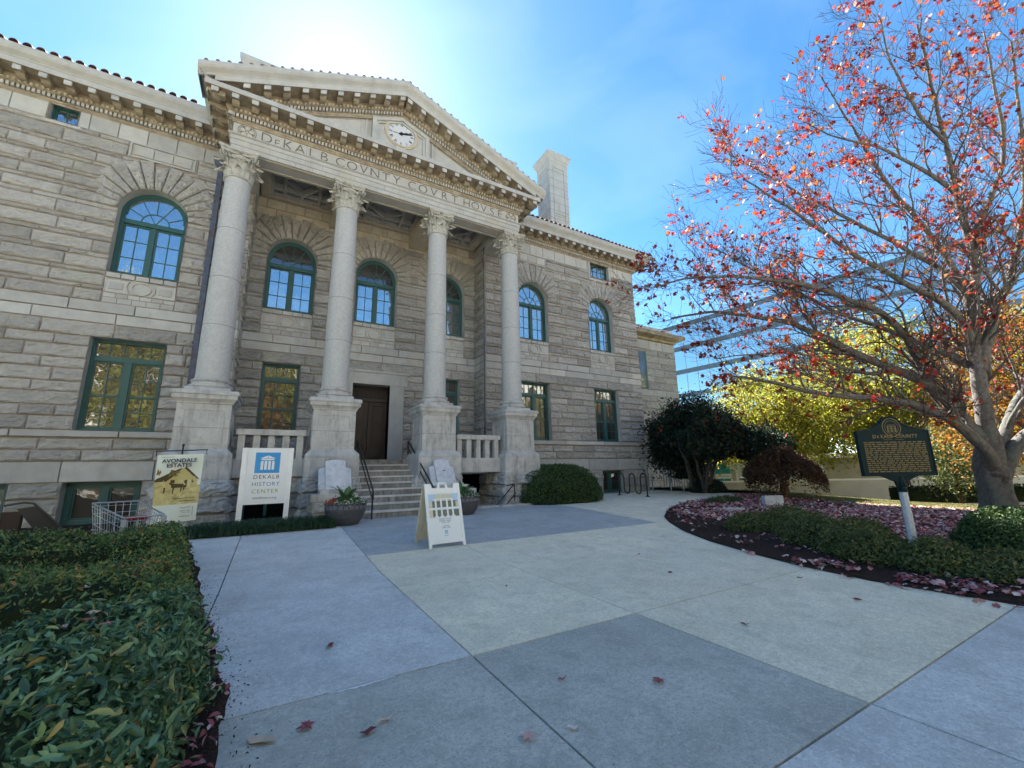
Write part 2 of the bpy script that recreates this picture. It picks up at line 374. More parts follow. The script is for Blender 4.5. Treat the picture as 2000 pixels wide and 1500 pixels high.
def rect(u0, u1, v0, v1): return ((u0, v0), (u1, v0), (u1, v1), (u0, v1))
def fill(mb, F, u0, u1, courses, holes, proud=.05, rough=True, seed=0):
    rnd = random.Random(seed)
    for ci, (z0, z1, ln) in enumerate(courses):
        cuts = []
        for h in holes:
            iv = h(z0, z1)
            if iv: cuts.append(iv)
        cuts.sort(); segs = []; a = u0
        for c0, c1 in cuts:
            if c0 > a: segs.append((a, min(c0, u1)))
            a = max(a, c1)
        if a < u1: segs.append((a, u1))
        for s0, s1 in segs:
            if s1-s0 < .04: continue
            x = s0; first = True
            while x < s1-1e-6:
                L = ln*(.75+.5*rnd.random()); 
                if first: L *= rnd.choice((.45, .8, 1)); first = False
                nx = x+L
                if s1-nx < ln*.35: nx = s1
                stone(mb, rect(x, nx, z0, z1), F, proud, rough)
                x = nx
def h_rect(a, b, z0, z1):
    return lambda c0, c1: (a, b) if (c0 < z1-.01 and c1 > z0+.01) else None
SPR, RAD, VR, VH = 7.24, .742, 1.72, 1.28   # arch springing, radius, voussoir reach
def vous_r(th):  # outer radius of the voussoirs
    s_, c_ = abs(math.sin(th)), abs(math.cos(th))
    return min(1.60/max(s_, 1e-3), VH/max(c_, 1e-3), 1.74)
def h_arch(cx):
    def f(c0, c1):
        if c1 <= 5.36: return None
        if c0 >= 5.34 and c1 <= SPR+.01: return (cx-RAD, cx+RAD)
        if c0 < SPR+1.60-.02:
            z = min(max(c1-SPR, .01), 1.58); hw = VH
            if z < 1.74: hw = min(VH, math.sqrt(max(0, 1.74**2-z*z)))
            return (cx-hw+.2, cx+hw-.2)
        return None
    return f
def h_apron(cx): return lambda c0, c1: (cx-.75, cx+.75) if (c0 < 5.354-.01 and c1 > 4.49+.01) else None

def courses(z0, z1, pair, l1, l2, flip=False):
    n = max(1, round((z1-z0)/sum(pair))); k = (z1-z0)/(n*sum(pair)); out = []; z = z0
    for i in range(n):
        for h, l in ((pair[0], l1), (pair[1], l2)) if not flip else ((pair[1], l2), (pair[0], l1)):
            out.append((z, z+h*k, l)); z += h*k
    return out
UP = courses(4.49, 5.354, (.31, .12), 1.0, .8) + courses(5.354, SPR, (.31, .12), 1.0, .8) + courses(SPR, SPR+1.6, (.31, .12), .9, .7) + courses(SPR+1.6, 9.34, (.36, .14), 1.2, .9)
LOW = courses(1.15, 3.53, (.33, .26), .95, .75) + [(3.53, 3.905, 1.35)]

def voussoirs(mb, F0, cx, proud=.07, n=15):
    F = lambda u, v, d: F0(u, v, d+.038)
    for i in range(n):
        a0, a1 = PI*i/n, PI*(i+1)/n
        r0, r1 = vous_r(a0+.02), vous_r(a1-.02); ro = max(r0, r1) if abs(a0-PI/2) < .3 else (r0+r1)/2
        ro *= 1 if i % 2 == 0 else .96
        p = lambda r, a: (cx+r*math.cos(a), SPR+r*math.sin(a))
        k = 2
        stone(mb, (p(RAD+.002, a1), p(RAD+.002, a0), p(ro, a0), p(ro, a1)), F, proud, gap=.010, tint=.35+.5*random.random())

def backing(mb, F, u0, u1, z0, z1, holes, depth=.3, arches=()):
    """sheet with holes (rects) plus reveals; arches: centre list, holes boxes given by the arch"""
    H = list(holes) + [(c-RAD, c+RAD, 5.354, SPR+RAD) for c in arches]
    us = sorted({u0, u1} | {h[0] for h in H} | {h[1] for h in H}); zs = sorted({z0, z1} | {h[2] for h in H} | {h[3] for h in H})
    us = [u for u in us if u0 <= u <= u1]
    for i in range(len(us)-1):
        for j in range(len(zs)-1):
            cu, cz = (us[i]+us[i+1])/2, (zs[j]+zs[j+1])/2
            if any(h[0] < cu < h[1] and h[2] < cz < h[3] for h in H): continue
            mb.add([F(us[i], zs[j], 0), F(us[i+1], zs[j], 0), F(us[i+1], zs[j+1], 0), F(us[i], zs[j+1], 0)], [(0,1,2,3)])
    for c in arches:
        n = 24; zt = SPR+RAD
        for k in range(n):
            a0, a1 = PI*k/n, PI*(k+1)/n
            mb.add([F(c+RAD*math.cos(a0), SPR+RAD*math.sin(a0), 0), F(c+RAD*math.cos(a0), zt, 0), F(c+RAD*math.cos(a1), zt, 0), F(c+RAD*math.cos(a1), SPR+RAD*math.sin(a1), 0)], [(0,1,2,3)])
def reveal(mb, F, pts, d0=.05, d1=-.34):
    n = len(pts)
    for k in range(n):
        a, b = pts[k], pts[(k+1) % n]
        mb.add([F(*a, d0), F(*b, d0), F(*b, d1), F(*a, d1)], [(0,1,2,3)])
def arch_pts(cx, r=RAD, zb=5.354, n=24, spr=SPR):
    return [(cx-r, zb), (cx+r, zb)] + [(cx+r*math.cos(PI*k/n), spr+r*math.sin(PI*k/n)) for k in range(n+1)]

# --- wall masses
walls = [  # name, plane, u0,u1, arches, lower windows(u0,u1), seed
    ('wing_wall', P_W, -13.0, -1.253, [-3.545], [(-4.33, -2.82)], 1),
    ('wing_wall', P_W, 6.853, 15.36, [9.155, 12.97], [(8.45, 9.86), (12.29, 13.75)], 2),
    ('porch_wall', P_P, -1.253, 6.853, [-.03, 2.80, 5.61], [(-.58, .49), (5.11, 6.17)], 3)]
for nm, F, u0, u1, arcs, lows, seed in walls:
    porch = nm == 'porch_wall'
    mb = MB(); hs = [h_arch(c) for c in arcs] + [h_apron(c) for c in arcs] + [h_rect(a, b, 1.148, 3.53) for a, b in lows]
    if porch: hs.append(h_rect(1.64, 3.96, .39, 3.53))
    hs.append(h_rect(-5.98, -5.42, 9.2, 9.9))
    up = UP if not porch else [c for c in UP if c[0] < 8.66]
    cs = list(up) + LOW
    if porch: cs += courses(.39, 1.15, (.38, .38), .8, .8)
    else: cs += [(.395, .675, 1.1), (.675, .955, 1.1)]
    hs2 = list(hs)
    if not porch and u0 > 0: hs2.append(lambda a, b: (12.38, 13.78) if a > 8.83 else None)
    if not porch: hs2.append((lambda c: (lambda a, b: (c-.79, c+.79) if a > 8.8 else None))(arcs[0]))
    fill(mb, F, u0, u1, cs, hs2, .058, True, seed)
    for c in arcs: voussoirs(mb, F, c)
    if not porch:   # rough basement courses
        bh = [h_rect(-4.31, -2.89, -1.3, -.1), h_rect(-8.4, -5.21, -1.3, -.1)] if u0 < 0 else [h_rect(12.48, 13.75, -1.3, -.12)]
        fill(mb, F, u0, u1, [(-1.32, -.85, 1.2), (-.85, -.475, 1.1), (-.475, -.10, 1.3)], bh, .07, True, seed+10)
    wall = mb.build(nm, m_rough, CH)
    # mortar backing + reveals
    mb = MB(); holes = [(a, b, 1.148, 3.53) for a, b in lows]
    if porch: holes.append((2.16, 3.44, .39, 3.08))
    elif u0 < 0: holes += [(-4.31, -2.89, -1.12, -.1), (-8.4, -5.21, -1.12, -.1), (-5.98, -5.42, 9.34, 9.86)]
    else: holes += [(12.48, 13.75, -1.07, -.12), (12.52, 13.68, 9.06, 9.92)]
    backing(mb, F, u0, u1, -1.35 if not porch else .3, 10.1, holes, arches=arcs)
    sub(mb, 'mortar', m_joint, wall)
    for c in arcs: mb = MB(); reveal(mb, F, arch_pts(c), d0=.07); sub(mb, 'window_reveal', m_smooth, wall)
    for a, b, z0, z1 in holes: mb = MB(); reveal(mb, F, [(a, z0), (b, z0), (b, z1), (a, z1)], d0=.06); sub(mb, 'window_reveal', m_smooth, wall)
    # dressed bands
    mb = MB(); rr = random.Random(seed)
    def band(z0, z1, ln, proud, a=u0, b=u1, gaps=()):
        x = a - rr.random()*.5
        while x < b:
            nx = x + ln*(.9+.2*rr.random()); s0, s1 = max(a, x), min(b, nx)
            ok = s1-s0 > .05 and not any(g0 < (s0+s1)/2 < g1 for g0, g1 in gaps)
            if ok: stone(mb, rect(s0, s1, z0, z1), F, proud, False, gap=.004)
            x = nx
    band(3.909, 4.195, 1.5, .035); band(4.20, 4.486, 1.35, .05)
    sub(mb, 'string_course', m_smooth, wall)
    if not porch:
        mb = MB(); band(.395-.49, .39, 1.75, .045); sub(mb, 'base_course', m_smooth, wall)
        mb = MB(); band(.975, 1.143, 2.0, .105); sub(mb, 'sill_course', m_smooth, wall)
        mb = MB()
        if u0 < 0:
            band(9.34, 9.83, .62, .028, u0, -5.98); band(9.34, 9.83, .62, .028, -5.42, u1)
        else:
            band(9.34, 9.83, .62, .028, u0, 12.38); band(9.34, 9.83, .62, .028, 13.82, u1)
            for q in ((12.38, 12.52), (13.68, 13.82)): stone(mb, rect(*q, 8.98, 9.83), F, .04, False)
            stone(mb, rect(12.38, 13.82, 8.86, 8.975), F, .07, False)
        if u0 < 0: stone(mb, rect(-6.1, -5.3, 9.22, 9.335), F, .05, False)
        sub(mb, 'frieze_course', m_smooth, wall); mb = MB()
        # tablet over the arched window
        c = arcs[0]; stone(mb, rect(c-.79, c+.79, 8.85, 9.335), F, .03, False)
        for k in range(3): stone(mb, rect(c-.66+.44*k, c-.22+.44*k, 8.94, 9.25), F, .062, False, gap=.004)
        for (a, b, z0, z1) in ((c-.74, c+.74, 8.87, 8.90), (c-.74, c+.74, 9.29, 9.32), (c-.74, c-.71, 8.90, 9.29), (c+.71, c+.74, 8.90, 9.29)):
            mb.prism([(a, z0), (b, z0), (b, z1), (a, z1)], .0, .075, F)
        sub(mb, 'wall_tablet', m_smooth, wall)
    # aprons under arched windows
    for c in arcs:
        mb = MB(); a, b = c-.74, c+.74
        for k in range(5): stone(mb, rect(a+.296*k, a+.296*(k+1), 5.20, 5.35), F, .055, False, gap=.002)
        for k in range(5): stone(mb, rect(a+.296*k, a+.296*(k+1), 4.50, 4.66), F, .010, False, gap=.002)
        for k in range(6): stone(mb, rect(a+.247*k, a+.247*(k+1), 4.66, 4.78), F, .010, False, gap=.002)
        stone(mb, rect(a, b, 4.78, 5.20), F, .010, False, gap=.003)
        for x0, x1 in ((c-.66, c-.36), (c+.36, c+.66)): stone(mb, rect(x0, x1, 4.88, 5.10), F, .026, False, gap=.002)
        sub(mb, 'window_apron', m_smooth, wall)
    for c in arcs:
        mb = MB(); a, b = c-.74, c+.74
        for (x0, x1, z0, z1) in ((a, b, 4.795, 4.812), (a, b, 5.165, 5.182), (a, a+.02, 4.812, 5.165), (b-.02, b, 4.812, 5.165)):
            mb.prism([(x0, z0), (x1, z0), (x1, z1), (x0, z1)], -.02, .028, F)
        for r0, w_ in ((.175, .045), (.29, .02)):
            n = 28
            for k in range(n):
                t0, t1 = 2*PI*k/n, 2*PI*(k+1)/n
                if r0 > .2 and abs(math.sin((t0+t1)/2)) > .62: continue
                q = [(c+(r0)*math.cos(t0), 4.99+(r0)*math.sin(t0)*.9), (c+(r0+w_)*math.cos(t0), 4.99+(r0+w_)*math.sin(t0)*.9), (c+(r0+w_)*math.cos(t1), 4.99+(r0+w_)*math.sin(t1)*.9), (c+r0*math.cos(t1), 4.99+r0*math.sin(t1)*.9)]
                mb.prism(q, -.0, .045, F)
        sub(mb, 'apron_ornament', m_carve, wall)

# inner porch frieze and return walls
mb = MB()
for k in range(14):
    x = -1.25 + 8.1*k/14
    stone(mb, rect(x, x+8.1/14, 8.66, 8.98), P_P, .03, False, gap=.003)
    stone(mb, rect(max(-1.25, x-.29), x+8.1/14-.29, 8.985, 9.32), P_P, .034, False, gap=.003)
mb.build('porch_frieze', m_warm, CH)
for F, nm in ((P_RR, 'return_wall'), (P_RL, 'return_wall')):
    mb = MB()
    fill(mb, F, 0.0, 1.0, courses(.39, 3.9, (.33, .26), .5, .38) + courses(4.49, 8.66, (.31, .12), .5, .4), [], .045, True, 31)
    wl = mb.build(nm, m_rough, CH)
    mb = MB(); mb.add([F(0, -1.3, 0), F(1.0, -1.3, 0), F(1.0, 9.7, 0), F(0, 9.7, 0)], [(0,1,2,3)]); sub(mb, 'mortar', m_joint, wl)
    mb = MB()
    for z0, z1 in ((3.909, 4.195), (4.2, 4.486), (8.66, 8.98), (8.985, 9.32)):
        stone(mb, rect(0, .5, z0, z1), F, .03, False); stone(mb, rect(.5, 1.0, z0, z1), F, .03, False)
    sub(mb, 'string_course', m_smooth, wl)

# unseen black core masses added to block light, and roof
mb = MB()
mb.box(-13, -1.26, .38, 14, -1.3, 10.3); mb.box(6.86, 15.3, .38, 14, -1.3, 10.3); mb.box(-1.3, 6.9, 1.38, 13.9, .3, 10.25)
mb.box(-13, -6, .1, .5, 9.95, 10.3)
mb.build('light_block_core', m_dark, CH)
mb = MB()
ev = 10.66
mb.add([(-13, -.72, ev), (16.05, -.72, ev), (16.05, 14.7, ev), (-13, 14.7, ev), (-13, 7, 13.4), (9.5, 7, 13.4)],
       [(0,1,5,4), (1,2,5), (2,3,4,5), (0,4,3), (3,2,1,0)])
mb.build('main_roof', m_tile, CH)
mb = MB()
def tiles(x0, x1, y, z, step=.24):
    x = x0
    while x < x1:
        n = 6; L = .8; vs = []
        for yy, zz in ((y, z), (y+L, z+L*.36)):
            for k in range(n+1):
                a = PI*k/n; vs.append((x+step*.36*math.cos(a), yy, zz+step*.38*math.sin(a)))
        vs2 = [(p[0], p[1], p[2]-.02) for p in vs]
        mb.add(vs + vs2, [(k, k+1, n+2+k, n+1+k) for k in range(n)] + [(k+1, k, 2*n+2+k, 2*n+3+k) for k in range(n)], random.random())
        x += step
tiles(-13, -2.7, -.82, 10.66); mb.build('roof_tiles', m_tile, CH); mb = MB(); tiles(8.3, 16.0, -.82, 10.66)
mb.build('roof_tiles', m_tile, CH)

# --- cornices
PROF = [(0, -.02), (.03, -.02), (.035, .015), (.065, .05), (.065, .085), (.045, .085), (.045, .20), (.14, .20), (.14, .215), (.155, .215), (.20, .29), (.20, .30),
        (.20, .40), (.60, .40), (.60, .385), (.625, .385), (.625, .535)]
CYMA = [(.625, .535), (.645, .55), (.655, .575), (.70, .615), (.755, .66), (.785, .715), (.79, .80), (.79, .83), (0, .87)]
def sweep(mb, p0, p1, out, z0, prof, m0=0, m1=0, slope=0, tint=.5):
    """prof swept from p0 to p1 (xy); m0/m1: +1 convex mitre; slope: rise per metre along"""
    p0, p1, out = Vector((*p0, 0)), Vector((*p1, 0)), Vector((*out, 0)); d = (p1-p0).normalized(); L = (p1-p0).length
    vs = []
    for q, m, sg, s0 in ((p0, m0, -1, 0), (p1, m1, 1, L)):
        for o, h in prof:
            p = q + out*o + d*(sg*m*o); s_ = s0 + sg*m*o
            vs.append((p.x, p.y, z0 + h + slope*s_))
    n = len(prof)
    mb.add(vs, [(i, i+1, n+i+1, n+i) for i in range(n-1)] + [tuple(range(n-1, -1, -1)), tuple(range(n, 2*n))], tint)
def pieces(mb, p0, p1, out, z0, slope, o0, o1, h0, h1, w_, step, margin=0, s_min=0, s_max=None, shape=None):
    p0, p1, out = Vector((*p0, 0)), Vector((*p1, 0)), Vector((*out, 0)); d = (p1-p0).normalized(); L = (p1-p0).length
    s_max = L if s_max is None else s_max
    n = max(1, int(round((L-2*margin)/step)))
    for k in range(n+1):
        s_ = margin + (L-2*margin)*k/n
        if s_ < s_min or s_ > s_max: continue
        pts = shape or [(o0, h0), (o1, h0), (o1, h1), (o0, h1)]
        vs = []
        for e in (-w_/2, w_/2):
            for o, h in pts:
                q = p0 + d*(s_+e) + out*o; vs.append((q.x, q.y, z0 + h + slope*(s_+e)))
        m = len(pts)
        mb.add(vs, [tuple(range(m)), tuple(range(2*m-1, m-1, -1))] + [(i, m+i, m+(i+1) % m, (i+1) % m) for i in range(m)], random.random())
MODS = [(.19, .26), (.30, .235), (.38, .25), (.46, .30), (.52, .285), (.575, .31), (.575, .405), (.19, .405)]
ZW, ZP = 9.83, 9.60      # frieze tops of wings and portico
XL, XR, YF, XC = -1.77, 7.37, -1.90, 2.80
runs = [((-13, 0), (XL, 0), (0, -1), ZW, 0, 0, True), ((XR, 0), (15.36, 0), (0, -1), ZW, 0, 1, True), ((15.36, 0), (15.36, 12), (1, 0), ZW, 1, 0, True),
        ((XL, .3), (XL, YF), (-1, 0), ZP, 0, 1, True), ((XL, YF), (XR, YF), (0, -1), ZP, 1, 1, False), ((XR, YF), (XR, .3), (1, 0), ZP, 1, 0, True)]
cor = MB(); cym = MB()
def each(p0, p1, z0, out, slope, margin, lo=0, hi=None):
    """every modillion a part with its scroll face as sub-part"""
    q0, q1 = Vector((*p0, 0)), Vector((*p1, 0)); d = (q1-q0).normalized(); L = (q1-q0).length; n = max(1, int(round((L-2*margin)/.46))); hi = L if hi is None else hi
    for k in range(n+1):
        s_ = margin + (L-2*margin)*k/n
        if s_ < lo or s_ > hi: continue
        c = q0 + d*s_
        if c.x < -7.4: continue
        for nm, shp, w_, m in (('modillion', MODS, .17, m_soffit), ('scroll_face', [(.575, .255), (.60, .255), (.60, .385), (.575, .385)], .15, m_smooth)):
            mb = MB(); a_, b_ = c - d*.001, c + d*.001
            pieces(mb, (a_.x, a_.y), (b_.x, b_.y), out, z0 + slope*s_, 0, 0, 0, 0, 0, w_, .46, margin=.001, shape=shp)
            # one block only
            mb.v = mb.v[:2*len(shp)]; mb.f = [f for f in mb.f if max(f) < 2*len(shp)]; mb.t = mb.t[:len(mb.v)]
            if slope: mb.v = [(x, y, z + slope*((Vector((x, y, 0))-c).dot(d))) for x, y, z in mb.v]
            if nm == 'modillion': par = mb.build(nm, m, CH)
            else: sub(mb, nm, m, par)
def strip(nm, m, *a, **k):
    mb = MB(); pieces(mb, *a, **k); mb.build(nm, m, CH)
for p0, p1, out, z0, m0, m1, crown in runs:
    sweep(cor, p0, p1, out, z0, PROF[:-1] + [(.625, .535)] + ([(0, .56)]), m0, m1)
    if crown: sweep(cym, p0, p1, out, z0+.003, CYMA + [(0, .535)], m0, m1)
    if p1[1] > 5: continue
    a = .14*m0; b = .14*m1
    q0 = Vector((*p0, 0)); q1 = Vector((*p1, 0)); d = (q1-q0).normalized()
    e0 = q0 - d*a; e1 = q1 + d*b
    strip('dentils', m_smooth, (e0.x, e0.y), (e1.x, e1.y), out, z0, 0, .04, .128, .095, .195, .058, .094, margin=.03)
    strip('egg_moulding', m_warm, p0, p1, out, z0, 0, .15, .205, .222, .292, .048, .105, margin=.05)
    f0 = q0 - d*(.5*m0); f1 = q1 + d*(.5*m1)
    each((f0.x, f0.y), (f1.x, f1.y), z0, out, 0, .09)
# raking cornices
SL = .409; tipL, tipR = XL-.79, XR+.79; half = XC-tipL
def rake(mbx, prof, s_min):
    # left slope runs from the tip to the apex
    sweep(mbx, (tipL+s_min, YF), (XC, YF), (0, -1), ZP + SL*s_min, prof, 0, 0, SL)
    sweep(mbx, (XC, YF), (tipR-s_min, YF), (0, -1), ZP + SL*half, prof, 0, 0, -SL)
rake(cym, [(.56, .552)] + CYMA + [(-.2, .87), (-.2, .552)], 0.0)
rake(cor, [(0, .40), (.60, .40), (.60, .385), (.625, .385), (.625, .55), (0, .56)], .55)
rake(cor, [(0, -.02), (.03, -.02), (.035, .015), (.065, .05), (.065, .085), (.045, .085), (.045, .20), (.14, .20), (.14, .215), (.155, .215), (.20, .29), (.20, .41), (0, .41)], 1.35)
for a, b, sg in ((tipL, XC, 1), (XC, tipR, -1)):
    z0 = ZP if sg > 0 else ZP + SL*half; L = half
    lim = (1.35, L) if sg > 0 else (0, L-1.35)
    strip('dentils', m_smooth, (a, YF), (b, YF), (0, -1), z0, SL*sg, .04, .128, .095, .195, .058, .094, .03, lim[0]+.25, lim[1]-.25 if sg < 0 else L)
    strip('egg_moulding', m_warm, (a, YF), (b, YF), (0, -1), z0, SL*sg, .15, .205, .222, .292, .048, .105, .05, lim[0], lim[1])
    lim = (.9, L) if sg > 0 else (0, L-.9)
    each((a, YF), (b, YF), z0, (0, -1), SL*sg, .12, lim[0], lim[1])
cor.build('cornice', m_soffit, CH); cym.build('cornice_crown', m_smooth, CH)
# light fascia of the corona
mb = MB()
for p0, p1, out, z0, m0, m1, crown in runs: sweep(mb, p0, p1, out, z0, [(.60, .392), (.634, .388), (.634, .532), (.60, .535)], m0, m1)
rake(mb, [(.60, .392), (.634, .388), (.634, .55), (.60, .553)], .36)
mb.build('corona', m_smooth, CH)
# portico roof
mb = MB()
for sx in (-1, 1):
    e = XC + sx*(half-.05)
    mb.add([(XC, YF-.72, ZP+SL*half+.875), (e, YF-.72, ZP+.875), (e, 6.5, ZP+.875), (XC, 6.5, ZP+SL*half+.875),
            (XC, YF-.1, ZP+SL*half+.80), (e, YF-.1, ZP+.80), (e, 6.5, ZP+.60), (XC, 6.5, ZP+SL*half+.60)], [(0,1,2,3), (0,4,5,1), (1,5,6,2), (7,6,5,4)])
mb.build('portico_roof', m_tile, CH)
mb = MB()
for k in range(44):
    x = tipL+.15+k*.24
    z = ZP + .89 + SL*min(x-tipL, tipR-x)
    if x > tipR-.1: break
    mb.bar((x, YF-.74, z), (x, YF+.2, z), .05, 8, tint=random.random())
mb.bar((XC, YF-.45, ZP+SL*half+.85), (XC, YF-.45, ZP+SL*half+1.02), .09, 8, .11)
mb.bar((XC-.02, YF-.45, ZP+SL*half+1.02), (XC+.02, YF-.45, ZP+SL*half+1.12), .07, 8, .02)
mb.build('verge_tiles', m_tile, CH)

# --- entablature of the portico
mb = MB()
AB = 8.76
for (x0, x1, y0, y1) in ((XL, XR, YF, YF+.62), (XL, XL+.62, YF+.62, .02), (XR-.62, XR, YF+.62, .02)):
    pass
prof = [(-.62, AB), (.0, AB), (.0, AB+.13), (.022, AB+.135), (.022, AB+.29), (.045, AB+.295), (.045, AB+.40), (.085, AB+.42), (.085, AB+.455), (.0, AB+.46), (.0, 9.62), (-.62, 9.62)]
for p0, p1, out, m0, m1 in (((XL, .02), (XL, YF), (-1, 0), 0, 1), ((XL, YF), (XR, YF), (0, -1), 1, 1), ((XR, YF), (XR, .02), (1, 0), 1, 0)):
    vs = []; p0v, p1v, o_ = Vector((*p0, 0)), Vector((*p1, 0)), Vector((*out, 0)); d = (p1v-p0v).normalized()
    for q, m, sg in ((p0v, m0, -1), (p1v, m1, 1)):
        for o, h in prof:
            p = q + o_*o + d*(sg*m*o); vs.append((p.x, p.y, h))
    n = len(prof); mb.add(vs, [(i, (i+1) % n, n+(i+1) % n, n+i) for i in range(n)] + [tuple(range(n-1, -1, -1)), tuple(range(n, 2*n))])
ent = mb.build('entablature', m_smooth, CH)
mb = MB()   # fine stone joints as shallow grooves
for k in range(1, 20):
    x = XL + (XR-XL)*k/20; mb.box(x-.003, x+.003, YF-.0245, YF, AB+.14, AB+.288); mb.box(x+.2, x+.206, YF-.0025, YF, AB+.003, AB+.128)
    if k % 4 == 0: mb.box(x-.003, x+.003, YF-.003, YF, AB+.462, 9.575)
for (z) in (AB+.455,): mb.box(XL, XR, YF-.0855, YF-.08, z-.035, z-.028)
sub(mb, 'stone_joints', m_dark_line, ent)
# inscription, raised letters darkened for the shade of cuts, positions follow the frieze
fz = (AB+.462+9.585)/2 - .02
mt = fac(XL+1.02, YF-.004, fz)
text('inscription', 'D', .43, m_dark_line, ent, fac(-.97, YF-.004, fz), 'CENTER', .004, -.004)
text('inscription', 'E', .32, m_dark_line, ent, fac(-.71, YF-.004, fz-.05), 'CENTER', .004, -.003)
def spread_text(s_, x0, x1, size):
    n = len(s_)
    for i, ch_ in enumerate(s_):
        x = x0 + (x1-x0)*i/(n-1)
        text('inscription', ch_, size, m_dark_line, ent, fac(x, YF-.004, fz), 'CENTER', .004, -.004)
spread_text('KALB', -.44, .53, .43)
spread_text('COVNTY', .99, 2.72, .43)
spread_text('COVRT', 3.23, 4.76, .43)
spread_text('HOVSE', 5.22, 6.57, .43)
for cx in (XL+.33, XR-.33):
    mb = MB()
    for r0, wd in ((.185, .02), (.05, .014)):
        for k in range(28):
            t0, t1 = 2*PI*k/28, 2*PI*(k+1)/28
            q = [(cx+r*math.cos(t), fz+r*math.sin(t)) for r, t in ((r0, t0), (r0+wd, t0), (r0+wd, t1), (r0, t1))]
            mb.prism(q, -.006, .012, plane(0, YF, (1,0,0), (0,-1,0)))
    for p in range(5):
        a = PI/2 + 2*PI*p/5
        pts = [(cx+.115*math.cos(a)+.058*math.cos(t), fz+.115*math.sin(a)+.058*math.sin(t)) for t in [2*PI*k/12 for k in range(12)]]
        mb.prism(pts, -.004, .016, plane(0, YF, (1,0,0), (0,-1,0)))
    sub(mb, 'rosette', m_dark_line if False else m_carve, ent)
    mb = MB()
    for r0, wd in ((.212, .010), (.172, .009), (.040, .008)):
        for k in range(28):
            t0, t1 = 2*PI*k/28, 2*PI*(k+1)/28
            mb.prism([(cx+r*math.cos(t), fz+r*math.sin(t)) for r, t in ((r0, t0), (r0+wd, t0), (r0+wd, t1), (r0, t1))], -.006, .014, plane(0, YF, (1,0,0), (0,-1,0)))
    for p in range(5):
        a = PI/2 + 2*PI*(p+.5)/5; ca, sa = math.cos(a), math.sin(a)
        mb.prism([(cx+.06*ca-.006*sa, fz+.06*sa+.006*ca), (cx+.06*ca+.006*sa, fz+.06*sa-.006*ca), (cx+.16*ca+.012*sa, fz+.16*sa-.012*ca), (cx+.16*ca-.012*sa, fz+.16*sa+.012*ca)], -.006, .019, plane(0, YF, (1,0,0), (0,-1,0)))
    sub(mb, 'rosette_shade_line', m_dark_line, ent)  # dark raised lines stand for shade in the rosette carving
# soffit panels of the architrave
mb = MB()
for a, b in ((-1.17, .95), (1.69, 3.91), (4.64, 6.80)):
    y0, y1 = YF+.07, YF+.55
    for q in ((a, b, y0, y0+.05), (a, b, y1-.05, y1), (a, a+.05, y0+.05, y1-.05), (b-.05, b, y0+.05, y1-.05)): mb.box(*q, AB-.02, AB+.01)
    for t in range(20):
        t0, t1 = 2*PI*t/20, 2*PI*(t+1)/20; c = (a+b)/2; yc = (y0+y1)/2
        mb.add([(c+.1*math.cos(t0), yc+.1*math.sin(t0), AB-.015), (c+.13*math.cos(t0), yc+.13*math.sin(t0), AB-.015), (c+.13*math.cos(t1), yc+.13*math.sin(t1), AB-.015), (c+.1*math.cos(t1), yc+.1*math.sin(t1), AB-.015)], [(0,1,2,3)])
sub(mb, 'soffit_panel', m_warm, ent)
# tympanum, ceiling and beams
mb = MB()
zt = ZP+.50
mb.add([(XL-.3, YF+.05, zt), (XR+.3, YF+.05, zt), (XC, YF+.05, ZP+SL*half+.3), (XL-.3, YF+.3, zt), (XR+.3, YF+.3, zt), (XC, YF+.3, ZP+SL*half+.3)], [(0,1,2), (5,4,3), (0,3,4,1), (1,4,5,2), (2,5,3,0)])
FT = plane(0, YF+.05, (1,0,0), (0,-1,0))
for sx in (-1, 1):      # framed triangular side panels
    o = [(XC+sx*1.08, zt+.12), (XC+sx*4.1, zt+.12), (XC+sx*1.08, zt+.12+3.02*SL*.93)]
    if sx < 0: o = [o[0], o[2], o[1]]
    cxm = sum(p[0] for p in o)/3; czm = sum(p[1] for p in o)/3
    for k in (1, .86):
        q = [(cxm+(p[0]-cxm)*k, czm+(p[1]-czm)*k) for p in o]; q2 = [(cxm+(p[0]-cxm)*(k-.06), czm+(p[1]-czm)*(k-.06)) for p in o]
        for i in range(3):
            j = (i+1) % 3; mb.prism([q[i], q[j], q2[j], q2[i]], -.01, .04 if k == 1 else .025, FT)
tym = mb.build('tympanum', m_smooth, CH)
mb = MB()   # ceiling + beams
CZ = 9.34
mb.box(XL+.62, XR-.62, YF+.62, 1.0, CZ+.25, CZ+.33)
mb.build('porch_ceiling', m_coffer, CH)
mb = MB()
for cx in (1.324, 4.276): mb.box(cx-.31, cx+.31, YF+.622, .966, AB+.001, CZ+.249)
mb.box(XL+.62, XR-.62, .80, .965, CZ, CZ+.248)
mb.box(XL+.621, XL+.9, YF+.62, .8, CZ-.002, CZ+.248); mb.box(XR-.9, XR-.621, YF+.62, .8, CZ-.002, CZ+.248)
bm_ = mb.build('porch_beam', m_warm, CH)
mb = MB()
